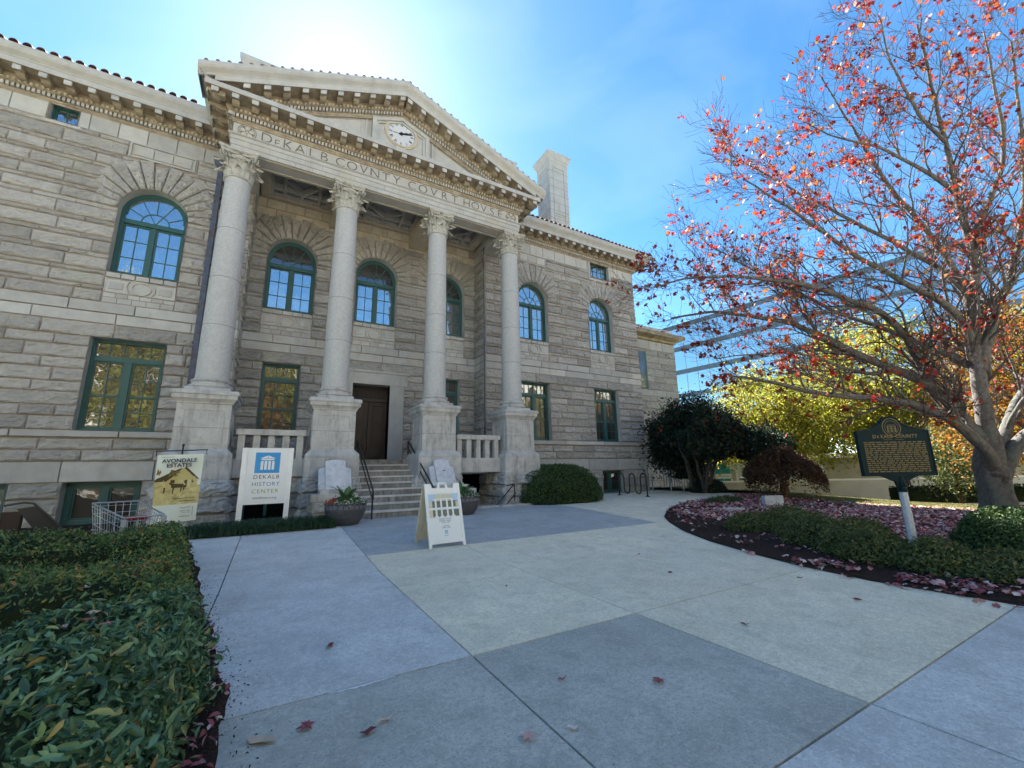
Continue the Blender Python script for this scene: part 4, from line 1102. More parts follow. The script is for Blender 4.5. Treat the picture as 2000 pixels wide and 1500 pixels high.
mb = MB(); mb.box(20.72, 21.5, 4.94, 4.99, 5.14, 7.74); w_ = mb.build('window', m_green, AN)
mb = MB(); mb.box(20.80, 21.28, 4.92, 4.937, 5.22, 7.65); sub(mb, 'pane', m_glassdk, w_)

# ================================================================ THE GROUND
def sheet(name, xs, ys, dz, m, kind='structure', clip=None):
    mb = MB(); nx = len(xs)
    for y in ys:
        for x in xs: mb.v.append((x, y, gz(x, y)+dz)); mb.t.append(.5)
    for j in range(len(ys)-1):
        for i in range(nx-1):
            a = j*nx+i; mb.f.append((a, a+1, a+nx+1, a+nx))
    return tag(mb.build(name, m), kind=kind)
m_earth = mat('dry_lawn_soil', (.12, .11, .045), .95, .1, var=.35, scale=.8, stains=[((.06,.07,.02), 3, .45, .7, (1,1,1)), ((.19,.165,.07), 9, .52, .7, (1,1,1))], bump=.5, bscale=30)
def rng(a, b, n): return [a+(b-a)*i/n for i in range(n+1)]
sheet('ground', rng(-400, -20, 6)[:-1] + rng(-20, 17, 12)[:-1] + rng(17, 42, 8)[:-1] + rng(42, 500, 6), rng(-400, -20, 6)[:-1] + [-20, -8, -4, 4, 20, 60, 150, 400], -.06, m_earth)
m_under = mat('joint_sand', (.055, .048, .042), .95, .1, var=.3, scale=20)
sheet('pavement_base', [-9, -4, 0, 4, 8, 12, 17, 19], [-18, -12, -8, -4, -1.0, 0, 1.2], -.022, m_under)
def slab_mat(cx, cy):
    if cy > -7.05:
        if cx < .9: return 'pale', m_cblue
        return ('steel', m_csteel) if cx < 7.6 else ('tan', m_ctan)
    if cx < 1.35: return ('pale', m_cblue) if cy > -11 else ('grey', m_cgrey)
    if cy < -12.73 and cx > 1.95: return 'pale', m_cblue
    if cy < -11 and cx < 2.97: return 'grey', m_cgrey
    return 'tan', m_ctan
slabs = {}
XS = [-9, -4.2, -2.2, -.42, 1.35, 2.97, 4.7, 6.4, 7.75, 9.6, 11.5, 13.6, 15.9, 19]; YS = [-18, -16.2, -14.4, -12.73, -11.0, -8.87, -7.05, -5.35, -3.6, -2.2, 1.2]
for i in range(len(XS)-1):
    for j in range(len(YS)-1):
        x0, x1, y0, y1 = XS[i], XS[i+1], YS[j], YS[j+1]
        g = lambda v, big: .0065 if v in big else .0028
        x0 += g(x0, (1.35, 2.97, -.42)); x1 -= g(x1, (1.35, 2.97, -.42)); y0 += g(y0, (-11.0, -12.73, -7.05)); y1 -= g(y1, (-11.0, -12.73, -7.05))
        nm, m = slab_mat((x0+x1)/2, (y0+y1)/2); mb = slabs.setdefault((nm, m), MB())
        t = random.random(); ys = sorted({y0, y1} | {v for v in (-8, -4) if y0 < v < y1})
        vs = []
        for y in ys: vs += [(x0, y, gz(x0, y)), (x1, y, gz(x1, y))]
        n = len(ys); base = [(a, b, c-.03) for a, b, c in vs]
        fs = [(2*k, 2*k+1, 2*k+3, 2*k+2) for k in range(n-1)] + [(0, 2*n, 2*n+1, 1), (2*n-2, 2*n-1, 4*n-1, 4*n-2)]
        for k in range(n-1): fs += [(2*k, 2*k+2, 2*n+2*k+2, 2*n+2*k), (2*k+1, 2*n+2*k+1, 2*n+2*k+3, 2*k+3)]
        mb.add(vs+base, fs, t)
for (nm, m), mb in slabs.items(): tag(mb.build('pavement', m), kind='structure')

EDGE = [(-16, 5.9), (-13.6, 5.99), (-12.77, 6.0), (-11.67, 5.92), (-10.9, 6.05), (-10.21, 6.27), (-9.1, 6.75), (-8.19, 7.30), (-7.2, 8.0), (-6.59, 8.55), (-5.8, 9.6), (-5.35, 10.5), (-5.08, 11.3), (-4.85, 12.3), (-4.70, 13.4), (-4.5, 14.6), (-4.35, 15.6), (-4.1, 17.2)]
def edge_x(y):
    for (y0, x0), (y1, x1) in zip(EDGE, EDGE[1:]):
        if y0 <= y <= y1: return x0 + (x1-x0)*(y-y0)/(y1-y0)
    return 6 if y < -16 else 17.2 + (y+4.1)*6
def lumps(x, y): return .012*noise.noise((x*2.3, y*2.3, 0)) + .006*noise.noise((x*9, y*9, 2))
mb = MB(); ys = sorted(set(rng(-16, -4.1, 110)) | {e[0] for e in EDGE}); NX = 70
for y in ys:
    ex = edge_x(y)
    for i in range(NX+1):
        t = (i/NX)**1.6; x = ex + (17.4-ex)*t
        z = gz(x, y) + (.004 if i == 0 else .03 + .02*min(1, t*8) + lumps(x, y)); mb.v.append((x, y, z)); mb.t.append(.5)
for j in range(len(ys)-1):
    for i in range(NX): a = j*(NX+1)+i; mb.f.append((a, a+1, a+NX+2, a+NX+1))
tag(mb.build('mulch_ground', m_soil), kind='structure')
# lawn beyond the bed
mb = MB(); yl = rng(-30, 12, 42); xl = [15.4, 16, 17, 18, 20, 23, 27, 32, 38, 42, 50]
for y in yl:
    for x in xl:
        mb.v.append((x + (.5*math.sin(y*.9) if x < 16 else 0) + (3.2 if y > -4.2 and x < 17 else 0)*0, y, gz(x, y)+.085 + (-.07 if x < 15.9 else 0))); mb.t.append(.5)
nx = len(xl)
for j in range(len(yl)-1):
    if yl[j] > -5.2: start = 3
    else: start = 0
    for i in range(start, nx-1): a = j*nx+i; mb.f.append((a, a+1, a+nx+1, a+nx))
tag(mb.build('lawn', m_earth), kind='structure')
# left bed
LE = [(-18, -.1), (-13, -.12), (-11.43, -.12), (-10.96, -.11), (-10.3, -.2), (-9.64, -.28), (-8.39, -.53), (-7, -.72), (-5.6, -1.0), (-4.7, -1.14), (-4.45, -1.2)]
def ledge(y):
    for (y0, x0), (y1, x1) in zip(LE, LE[1:]):
        if y0 <= y <= y1: return x0 + (x1-x0)*(y-y0)/(y1-y0) + .05*noise.noise((y*2.3, 0, 0)) + .03*noise.noise((y*7, 3, 0))
    return -1.2
mb = MB(); ys = rng(-18, -4.45, 150); NX = 40
for y in ys:
    ex = ledge(y)
    for i in range(NX+1):
        t = (i/NX)**1.5; x = ex - (ex+10)*t
        mb.v.append((x, y, gz(x, y) + (.003 if i == 0 else .02 + .02*min(1, t*9) + lumps(x, y)))); mb.t.append(.5)
for j in range(len(ys)-1):
    for i in range(NX): a = j*(NX+1)+i; mb.f.append((a, a+NX+1, a+NX+2, a+1))
tag(mb.build('mulch_ground', m_soil), kind='structure')
sheet('mulch_ground', rng(-13, 1.2, 20), rng(-4.42, -.02, 8), .02, m_soil)
mb = MB(); mb.box(5.05, 7.6, -2.62, -2.45, -1.14, -1.045); mb.box(5.05, 5.2, -2.45, -1.7, -1.14, -1.06); tag(mb.build('area_curb', m_base), kind='structure')

# ================================================================ LEAVES
def leaves(name, P, size, mtl, tint, parent=None, shape='leaf', normal=None, spread=1.0, local=False, aspect=.5, fold=.25, kind=None):
    """P Nx3 centres -> one mesh of small bent leaf blades"""
    P = np.asarray(P, dtype=float); n = len(P)
    if n == 0: return None
    size = np.broadcast_to(np.asarray(size, dtype=float), (n,))
    u = RNG.normal(size=(n, 3)); u /= np.linalg.norm(u, axis=1)[:, None]
    if normal is not None:
        nr = np.asarray(normal, dtype=float) + spread*RNG.normal(size=(n, 3))
    else: nr = RNG.normal(size=(n, 3))
    nr /= np.linalg.norm(nr, axis=1)[:, None]
    u = u - nr*(u*nr).sum(1)[:, None]; u /= np.linalg.norm(u, axis=1)[:, None]
    v = np.cross(nr, u)
    S = size[:, None]
    if shape == 'leaf':
        pts = [(-.5, 0, 0), (-.08, aspect*.5, fold), (.5, 0, -.05), (-.08, -aspect*.5, fold)]; faces = [(0, 1, 2), (0, 2, 3)]
    elif shape == 'long':
        pts = [(-.5, 0, 0), (-.2, aspect*.42, fold*.5), (.15, aspect*.36, fold*.5), (.5, 0, -.12), (.15, -aspect*.36, fold*.5), (-.2, -aspect*.42, fold*.5), (0, 0, 0)]
        faces = [(0, 1, 6), (1, 2, 6), (2, 3, 6), (3, 4, 6), (4, 5, 6), (5, 0, 6)]
    elif shape == 'maple':
        pts = [(-.5, 0, 0), (-.25, .30, .06), (-.02, .50, -.05), (.06, .20, .05), (.28, .30, 0), (.5, 0, -.12), (.28, -.30, 0), (.06, -.20, .05), (-.02, -.50, -.05), (-.25, -.30, .06), (0, 0, .05)]
        faces = [(k, (k+1) % 10, 10) for k in range(10)]
    k = len(pts); V = np.zeros((n, k, 3))
    for i, (a, b, c) in enumerate(pts): V[:, i] = P + u*S*a + v*S*b + nr*S*c
    V = V.reshape(-1, 3); F_ = np.array(faces)[None] + (np.arange(n)*k)[:, None, None]; F_ = F_.reshape(-1, 3)
    me = D.meshes.new(name); me.vertices.add(len(V)); me.vertices.foreach_set('co', V.astype(np.float32).ravel())
    me.loops.add(F_.size); me.loops.foreach_set('vertex_index', F_.astype(np.int32).ravel())
    me.polygons.add(len(F_)); me.polygons.foreach_set('loop_start', np.arange(0, F_.size, 3, dtype=np.int32))
    a = me.attributes.new('tint', 'FLOAT', 'POINT'); t = np.repeat(np.broadcast_to(np.asarray(tint, dtype=float), (n,)), k); a.data.foreach_set('value', t.astype(np.float32))
    me.materials.append(mtl); me.update(calc_edges=True); me.validate()
    o = link(D.objects.new(name, me), parent, local)
    if kind: o['kind'] = kind
    return o
def U(n, a=0., b=1.): return RNG.uniform(a, b, n)
def crown_points(c, r, n, clumps=60, cl=.28, shell=.55, flat=1):
    """leaf positions in clumps spread through an ellipsoid"""
    d = RNG.normal(size=(clumps, 3)); d /= np.linalg.norm(d, axis=1)[:, None]
    rad = (shell + (1-shell)*RNG.random(clumps))**.7
    cc = np.array(c) + d*rad[:, None]*np.array(r)*.85
    idx = RNG.integers(0, clumps, n); s = (.6+.8*RNG.random(clumps))*cl*min(r)
    off = RNG.normal(size=(n, 3))*s[idx][:, None]; off[:, 2] *= flat
    return cc[idx] + off, (idx*0.61803) % 1

# ---- trees
def grow(mb, pts, r0, r1, n=8, rough=0.0):
    pts = [Vector(p) for p in pts]
    fine = []
    for i in range(len(pts)-1):       # Catmull-Rom
        p0, p1, p2, p3 = pts[max(0, i-1)], pts[i], pts[i+1], pts[min(len(pts)-1, i+2)]
        for k in range(4):
            t = k/4; fine.append(.5*((2*p1) + (p2-p0)*t + (2*p0-5*p1+4*p2-p3)*t*t + (3*p1-p0-3*p2+p3)*t**3))
    fine.append(pts[-1]); m = len(fine)
    if rough: fine = [p + Vector((noise.noise(p*1.7), noise.noise(p*1.7+Vector((9, 0, 0))), noise.noise(p*1.7+Vector((0, 9, 0)))))*rough for p in fine]
    rs = [(r0 + (r1-r0)*(i/(m-1))**.75)*(1+.10*noise.noise(fine[i]*3.1)) for i in range(m)]
    mb.tube(fine, rs, n); return fine, rs

LIMBS = [
 ([(14.72,-10.95,-.3),(14.45,-11.11,-.01),(13.92,-11.03,.45),(13.1,-10.86,.97),(12.17,-10.57,1.24),(11.12,-10.23,1.36),(9.92,-9.8,1.46),(8.75,-9.42,1.69),(7.91,-9.19,1.76)], .17, .02),
 ([(14.75,-11,-.2),(14.55,-11.1,.22),(14.18,-10.92,.83),(13.73,-10.71,1.51),(13.28,-10.53,1.87),(12.74,-10.19,2.21),(12.08,-9.79,2.62),(11.4,-9.39,3.09),(10.71,-8.97,3.47),(9.9,-8.44,3.69),(9.2,-7.95,3.81),(8.51,-7.41,3.71)], .19, .02),
 ([(13.51,-10.62,1.69),(13.11,-10.64,2.21),(12.61,-10.62,2.84),(12.02,-10.52,3.34),(11.15,-10.21,3.67),(10.2,-9.85,3.93),(9.28,-9.47,4.07),(8.38,-9.08,4.1),(7.51,-8.68,4.02),(6.95,-8.4,3.86)], .11, .014),
 ([(14.7,-11.05,-.3),(14.55,-11.16,.22),(14.38,-11.18,.93),(14.33,-11.23,1.77),(14.34,-11.29,2.51),(14.39,-11.39,3.26),(14.35,-11.57,4.11),(14.16,-11.69,5.08),(13.64,-11.79,6.23),(13.14,-11.89,7.36),(12.63,-12.01,8.58),(11.94,-12.14,9.78)], .21, .02),
 ([(14.34,-11.29,2.51),(13.72,-11.34,3.17),(12.99,-11.25,3.57),(12.08,-11.03,3.84),(11.12,-10.71,4.32),(10.27,-10.45,4.78),(9.44,-10.21,5.29),(8.72,-10.01,5.67),(8.2,-9.8,6.0)], .10, .012),
 ([(14.35,-11.28,2.1),(14.56,-11.54,2.98),(14.86,-11.77,3.73),(15.22,-12.04,4.5),(15.49,-12.36,5.65),(15.58,-12.64,7.07),(15.34,-12.86,8.57),(15.04,-13.08,10.2)], .13, .02),
 ([(14.75,-11.1,-.45),(14.8,-11.45,.3),(15.28,-12.08,1.1),(15.93,-12.79,1.96),(16.63,-13.62,3.25)], .17, .08),
 ([(14.37,-11.46,3.62),(14.1,-11.33,4.69),(13.62,-11.09,5.81),(13.13,-10.82,6.83),(12.59,-10.66,7.95),(12.03,-10.49,9.08),(11.6,-10.37,10.0)], .09, .012),
 ([(12.74,-10.19,2.21),(11.95,-10.05,2.04),(11.07,-9.81,2.18),(9.91,-9.55,2.4),(8.92,-9.21,2.37),(7.97,-8.87,2.23)], .06, .01),
 ([(14.16,-11.69,5.08),(14.59,-12.07,6.1),(14.96,-12.47,7.38),(14.67,-12.66,8.87),(14.27,-12.79,10.36)], .09, .015),
 ([(13.14,-11.89,7.36),(12.12,-11.73,8.15),(11.5,-11.7,8.99),(11.04,-11.77,9.92)], .05, .01),
 ([(14.79,-11.1,.0),(14.95,-11.3,.6),(15.6,-11.5,1.32),(16.91,-11.95,2.53),(18.08,-12.38,3.98)], .15, .04),
 ([(13.64,-11.79,6.23),(12.98,-11.46,6.91),(12.32,-11.0,7.57),(11.54,-10.51,7.91),(10.8,-10.1,8.4)], .06, .01),
 ([(14.39,-11.2,2.3),(14.0,-10.2,3.2),(13.2,-9.2,4.1),(12.2,-8.4,5.0),(11.2,-7.8,5.8),(10.4,-7.4,6.4)], .08, .012),
 ([(14.35,-11.57,4.11),(13.6,-10.8,5.2),(12.6,-10.1,6.2),(11.5,-9.5,7.0),(10.5,-9.1,7.6),(9.7,-8.8,8.0)], .07, .01),
]
MT = empty('maple_tree', (14.8, -10.95, -1.3), 'large spreading maple with sparse red leaves beside the dark green marker', 'tree')
def maple():
    rnd = random.Random(5)
    tb = MB(); 
    # trunk with root flare and ridged section
    prof = [(-1.42, .52), (-1.25, .40), (-1.0, .345), (-.7, .325), (-.4, .335), (-.15, .36), (.05, .33), (.3, .27), (.55, .20), (.75, .12)]
    n = 28; vs = []
    for z, r in prof:
        r *= .86
        for k in range(n):
            a = 2*PI*k/n; f = 1 + .11*math.sin(a*5+z*2) * (1.6 if z < -1.1 else .8) + .09*noise.noise((math.cos(a)*3, math.sin(a)*3, z*2.5))
            cx = 14.86 - .10*(z+1.4)/1.5
            vs.append((cx + r*f*math.cos(a), -10.93 - .1*(z+1.4)/1.5 + r*f*math.sin(a), z))
    tb.add(vs, [(i*n+k, i*n+(k+1) % n, (i+1)*n+(k+1) % n, (i+1)*n+k) for i in range(len(prof)-1) for k in range(n)] + [tuple((len(prof)-1)*n+k for k in range(n))])
    trunk = tb.build('trunk', m_bark, MT, smooth=True)
    bb = MB(); tw = MB(); L = []
    def branch(p, d, length, r, level, out):
        nseg = 5 if level < 3 else 4; pts = [p.copy()]; q = p.copy(); dd = d.copy()
        for i in range(nseg):
            dd = (dd + Vector((rnd.gauss(0, .16), rnd.gauss(0, .16), rnd.gauss(.03, .13))) + out*.06).normalized()
            q = q + dd*length/nseg; pts.append(q.copy())
        rs = [max(.0032, r*(1-.75*i/nseg)) for i in range(nseg+1)]
        (bb if level == 1 else tw).tube(pts, rs, 6 if level == 1 else (4 if level == 2 else 3))
        if level < 3:
            m = (8 if level == 1 else 5)
            for k in range(m):
                t = .18 + .80*(k+rnd.random()*.7)/m; i = min(nseg-1, int(t*nseg)); s = pts[i].lerp(pts[i+1], t*nseg-i)
                dv = (pts[i+1]-pts[i]).normalized(); side = dv.cross(Vector((rnd.gauss(0, 1), rnd.gauss(0, 1), rnd.gauss(0, 1)))).normalized()
                nd = (dv*.75 + side*.75 + Vector((0, 0, .12))).normalized()
                branch(s, nd, length*(.52+.3*rnd.random())*(1-.35*t), r*.45, level+1, out)
        if level >= 2:
            for i in range(1, nseg+1):
                if rnd.random() < (.125 if level == 3 else .06)*(1.0 if pts[i].z > 4.2 else .75)*(1.0 + 1.1*noise.noise(pts[i]*.9)): L.extend(pts[i] + Vector((rnd.gauss(0, .045), rnd.gauss(0, .045), -.04-abs(rnd.gauss(0, .03)))) for _ in range(rnd.choice((1, 1, 2, 4))))
    for li, (pts, r0, r1) in enumerate(LIMBS):
        fine, rs = grow(bb, pts, r0, r1, 12 if r0 > .1 else 8, .04)
        m = len(fine); total = sum((fine[i+1]-fine[i]).length for i in range(m-1)); cnt = int(total*2.3)
        out = (fine[-1]-fine[0]).normalized()
        for k in range(cnt):
            t = .22 + .78*(k+rnd.random())/cnt; i = min(m-2, int(t*(m-1))); s = fine[i]
            dv = (fine[i+1]-fine[i]).normalized(); side = dv.cross(Vector((rnd.gauss(0, 1), rnd.gauss(0, 1), rnd.gauss(0, 1)))).normalized()
            nd = (dv*.85 + side*.8 + Vector((0, 0, .22))).normalized()
            branch(s, nd, (1.1 + 1.0*rnd.random())*(1.15-.45*t), max(.008, rs[i]*.42), 1, out)
    bb.build('branch', m_bark, MT, smooth=True)
    tw.build('twigs', m_twig, MT)['kind'] = 'stuff'
    L = np.array([tuple(p) for p in L]); print('maple leaves', len(L), 'twig verts', len(tw.v))
    leaves('foliage', L, U(len(L), .05, .125), m_lf_maple, U(len(L)), MT, 'maple', normal=(0, 0, .3), spread=1)
maple()

def leafy_tree(name, label, base, crowns, n, size, mtl, bark, trunk_r=.18, cat='tree', group=None, clumps=70, cl=.3, shape='leaf', forks=5, shell=.5, aspect=.5, tint=None):
    t = empty(name, base, label, cat, group)
    mb = MB(); b = Vector(base); rnd = random.Random(int(abs(base[0]*100)))
    top = Vector(crowns[0][0])
    mid = b.lerp(top, .45)
    grow(mb, [b-Vector((0, 0, .15)), b.lerp(mid, .5)+Vector((.05, 0, 0)), mid, top], trunk_r, trunk_r*.3, 10)
    for c, r in crowns:
        for k in range(forks):
            e = Vector(c) + Vector((rnd.gauss(0, .45)*r[0], rnd.gauss(0, .45)*r[1], rnd.uniform(-.2, .7)*r[2]))
            s = b.lerp(top, rnd.uniform(.25, .6)); grow(mb, [s, s.lerp(e, .5)+Vector((0, 0, .15*r[2])), e], trunk_r*.35, .015, 6)
    mb.build('trunk', bark, t)
    PP = []; TT = []
    tot = sum(r[0]*r[1]*r[2] for c, r in crowns)
    for c, r in crowns:
        k = int(n*r[0]*r[1]*r[2]/tot); p, ci = crown_points(c, r, k, clumps, cl, shell); PP.append(p); TT.append(ci)
    P = np.concatenate(PP); ci = np.concatenate(TT); T = np.clip(.30*ci + .70*RNG.random(len(P)), 0, 1) if tint is None else tint(len(P), ci)
    keep = P[:, 2] > base[2]+.1; P = P[keep]; T = T[keep]
    leaves('crown', P, U(len(P), size*.65, size*1.3), mtl, T, t, shape, aspect=aspect)
    return t
# trees beyond the lawn (sunlit yellow green)
g = lambda x, y: gz(x, y)
leafy_tree('broadleaf_tree', 'yellow green tree with drooping boughs directly behind the bronze dwarf maple', (28.2, .6, g(28.2, .6)), [((27.8, 1.1, 3.5), (3.5, 3.1, 3.1)), ((26.6, 2.9, 1.3), (2.5, 2.3, 1.6)), ((29.0, -1.3, 2.0), (2.8, 2.6, 2.6))], 17000, .19, m_lf_yel, m_brownbark, .22, clumps=110, cl=.17)
leafy_tree('broadleaf_tree', 'tall yellow green tree rising left of the maple trunk behind the marker', (31.6, -4.2, g(31.6, -4.2)), [((31.4, -3.8, 5.0), (3.9, 3.5, 4.3)), ((30.4, -5.5, 1.8), (2.6, 2.4, 2.8))], 17000, .21, m_lf_yel, m_brownbark, .28, clumps=110, cl=.17)
leafy_tree('broadleaf_tree', 'pale olive tree standing furthest back between the yellow trees and the office tower', (36, 1.5, g(36, 1.5)), [((36, 1.5, 4.0), (4.2, 3.5, 4.2)), ((33, 4.0, 1.4), (2.6, 2.2, 2.4))], 9000, .26, m_lf_yel, m_brownbark, .25, clumps=80, cl=.2)
leafy_tree('broadleaf_tree', 'orange and gold tree glowing right of the maple trunk', (24.5, -10.6, g(24.5, -10.6)), [((24.3, -10.4, 3.2), (2.6, 2.7, 3.4)), ((23.2, -9.3, .9), (1.6, 1.5, 1.6)), ((25.5, -12.5, 1.5), (2.2, 2.2, 2.4))], 13000, .17, m_lf_orange, m_brownbark, .2, clumps=90, cl=.19)
leafy_tree('broadleaf_tree', 'slim golden tree behind the maple trunk in front of the concrete wall', (34, -8.5, g(34, -8.5)), [((34, -8.5, 5.0), (2.6, 2.6, 3.6))], 6000, .24, m_lf_yel, m_brownbark, .2, clumps=60, cl=.2)
# dark multi-stem evergreen by the corner
DT = empty('evergreen_tree', (15.6, -2.3, -1.1), 'dark multi stemmed evergreen leaning from the courthouse corner with scattered red leaves', 'tree')
mb = MB(); rnd = random.Random(3)
for k in range(9):
    a = rnd.uniform(0, 2*PI); b0 = Vector((15.7+.35*math.cos(a), -2.5+.35*math.sin(a), -1.2)); e = Vector((15.9+rnd.uniform(-1.9, 1.5), -3.2+rnd.uniform(-1.6, .8), rnd.uniform(.7, 1.9)))
    grow(mb, [b0, b0.lerp(e, .4)+Vector((0, 0, .25)), b0.lerp(e, .75)+Vector((0, 0, .2)), e], .075, .02, 7, .08)
mb.build('trunk', m_twig, DT)
PP = [crown_points(c, r, n, 60, .22, .45) for c, r, n in [((15.6, -2.6, 1.65), (1.6, 1.6, 1.15), 13000), ((14.9, -3.9, 1.1), (1.5, 1.1, .8), 9000), ((16.6, -4.6, .8), (1.3, 1.2, .65), 8000), ((15.9, -.9, 1.2), (1.3, 1.2, 1.5), 8000), ((16.4, -1.4, .1), (1.0, .8, .8), 4500)]]
P = np.concatenate([p for p, _ in PP]); P = P[P[:, 2] > -.55]; P = P[~((P[:, 0] < 15.4) & (P[:, 1] > -.35))]
leaves('crown', P, U(len(P), .08, .17), m_lf_dark, np.where(U(len(P)) > np.where(P[:, 2] > 1.3, .955, .985), U(len(P), .95, 1), U(len(P), 0, .93)), DT)
# weeping dwarf maple
JMS = .70
JM = empty('dwarf_maple', (15.45, -5.9, -1.19), 'low weeping bronze leaved dwarf maple on the edge of the lawn', 'tree')
mb = MB(); grow(mb, [(15.5, -5.85, -1.25), (15.42, -5.9, -.8), (15.4, -5.95, -.35), (15.2, -6.1, .1)], .11, .05, 10, .02); rnd = random.Random(8)
for k in range(16):
    a = 2*PI*k/16; rr = rnd.uniform(.9, 1.5)*JMS; grow(mb, [(15.38, -5.95, -.3), (15.35+rr*.4*math.cos(a), -6+rr*.4*math.sin(a), .30), (15.35+rr*.85*math.cos(a), -6+rr*.85*math.sin(a), .12), (15.35+rr*1.05*math.cos(a), -6+rr*1.05*math.sin(a), -.45)], .03, .008, 5)
mb.build('trunk', m_brownbark, JM)
n = 14000; th = U(n, 0, 2*PI); rr = np.sqrt(U(n))*1.62; zz = .62 - .55*(rr/1.62)**1.7*1.75 - RNG.exponential(.15, n) + .16*np.sin(th*3+1)*rr/1.6 + .10*np.sin(th*7+rr*4)
lay = np.round(rr*5)/5; zz -= .10*((rr*5) % 1)
P = np.stack([15.35+rr*np.cos(th)*1.08*JMS, -6.0+rr*np.sin(th)*1.08*JMS, zz], 1); keep = (P[:, 2] > -1.0) & (noise_mask := (np.sin(th*9+rr*3) + U(n, -1, 1.6) > -.55)); P = P[keep]
leaves('crown', P, U(len(P), .06, .12), m_lf_jm, U(len(P)), JM, 'leaf', normal=(0, 0, 1), spread=.7)

# ---- shrubs
def shrub(name, label, c, r, n, size, mtl, cat='shrub', group=None, shape='leaf', dome=True, aspect=.5, core=True, square=2.4, tint=None, clip=None, jit=.05, lean=0):
    t = empty(name, (c[0], c[1], gz(c[0], c[1])), label, cat, group); z0 = gz(c[0], c[1])
    d = RNG.normal(size=(n, 3)); d[:, 2] = np.abs(d[:, 2]); p_ = square
    k = (np.abs(d)**p_).sum(1)**(1/p_); d = d/k[:, None]
    lump = np.array([1 + .09*noise.noise((q[0]*3.1+c[0], q[1]*3.1+c[1], q[2]*3.1)) + .05*noise.noise((q[0]*8, q[1]*8+c[1], q[2]*8)) for q in d])
    sh = 1 - RNG.exponential(.06, n); P = np.array([c[0], c[1], z0+.03]) + d*np.array(r)*(lump*sh)[:, None] + RNG.normal(size=(n, 3))*jit*min(r)
    if core:
        mb = MB(); nu, nv = 20, 7; vs = []
        for j in range(nv):
            ph = PI/2*j/(nv-1)
            for i in range(nu):
                a = 2*PI*i/nu; q = np.array([math.cos(a)*math.cos(ph), math.sin(a)*math.cos(ph), math.sin(ph)+1e-6]); q = q/((np.abs(q)**p_).sum()**(1/p_))
                s_ = .90*(1 + .09*noise.noise((q[0]*3.1+c[0], q[1]*3.1+c[1], q[2]*3.1))); vs.append((c[0]+q[0]*r[0]*s_, c[1]+q[1]*r[1]*s_, z0+q[2]*r[2]*s_))
        mb.add(vs, [(j*nu+i, j*nu+(i+1) % nu, (j+1)*nu+(i+1) % nu, (j+1)*nu+i) for j in range(nv-1) for i in range(nu)])
        mb.build('shade_core', m_shrubcore, t)  # dark solid under the leaves, blocks light and paints inner shade
    T = U(n) if tint is None else tint(n)
    leaves('leaves', P, U(n, size*.6, size*1.35), mtl, T, t, shape, normal=d*1.2, spread=.9, aspect=aspect)
    return t
m_shrubcore = mat('shrub_inner_shade', (.022, .030, .014), .95, .05, var=.4, scale=30)  # near-black colour stands for the shade inside shrubs
shrub('clipped_bush', 'broad dark clipped dome bush against the right wing of the courthouse', (8.55, -2.05, 0), (1.62, 1.25, 1.22), 26000, .05, m_lf_box, square=2.5, jit=.012)
shrub('round_bush', 'small dark rounded bush under the leaning evergreen', (16.1, -2.5, 0), (.75, .6, .55), 5000, .06, m_lf_dark, tint=lambda n: U(n, 0, .9))
shrub('round_bush', 'bright green rounded bush in front of the maple trunk', (8.75, -12.3, 0), (.55, .60, .60), 9000, .05, m_lf_box, tint=lambda n: U(n, .3, 1))
az = [((8.45, -8.9), .52, .30), ((8.9, -9.35), .55, .42), ((8.35, -9.9), .50, .38), ((7.75, -10.35), .48, .40), ((8.3, -10.7), .45, .36), ((7.35, -11.0), .44, .38), ((7.0, -11.35), .38, .36), ((6.95, -11.95), .38, .33), ((7.55, -11.75), .36, .24), ((7.0, -12.4), .36, .20), ((7.5, -12.45), .36, .22)]
azl = ['low olive shrub at the far end of the border row beside the flat stone', 'tallest olive shrub in the border row just past the grey plaque stone', 'bushy shrub of the border row at its widest point over the mulch', 'shrub with yellowing leaves left of the marker post', 'mid green shrub behind the row and left of the marker post', 'thin shrub at the foot of the marker post', 'sparse brownish shrub in front of the marker post', 'low thin shrub just right of the marker post', 'small shrub behind the marker post towards the maple trunk', 'lowest sparse shrub at the right end of the border by the walk', 'dark shrub nearest the camera below the bright green rounded bush']
for (p, r, h), l in zip(az, azl):
    dn = 5200 if h > .26 else 2600
    shrub('border_shrub', l, (p[0], p[1], 0), (r, r*.95, h), dn, .042, m_lf_olive, group='low shrubs along the curved walk', square=2.1, jit=.12, tint=lambda n: np.clip(U(n, 0, 1)*.9+.03, 0, 1))
shrub('border_plant', 'small dark tufted plant on the mulch beside the flat stone', (12.5, -5.6, 0), (.85, .35, .16), 1800, .07, m_lf_olive, square=2, jit=.2, shape='long', aspect=.25, tint=lambda n: U(n, 0, .6))

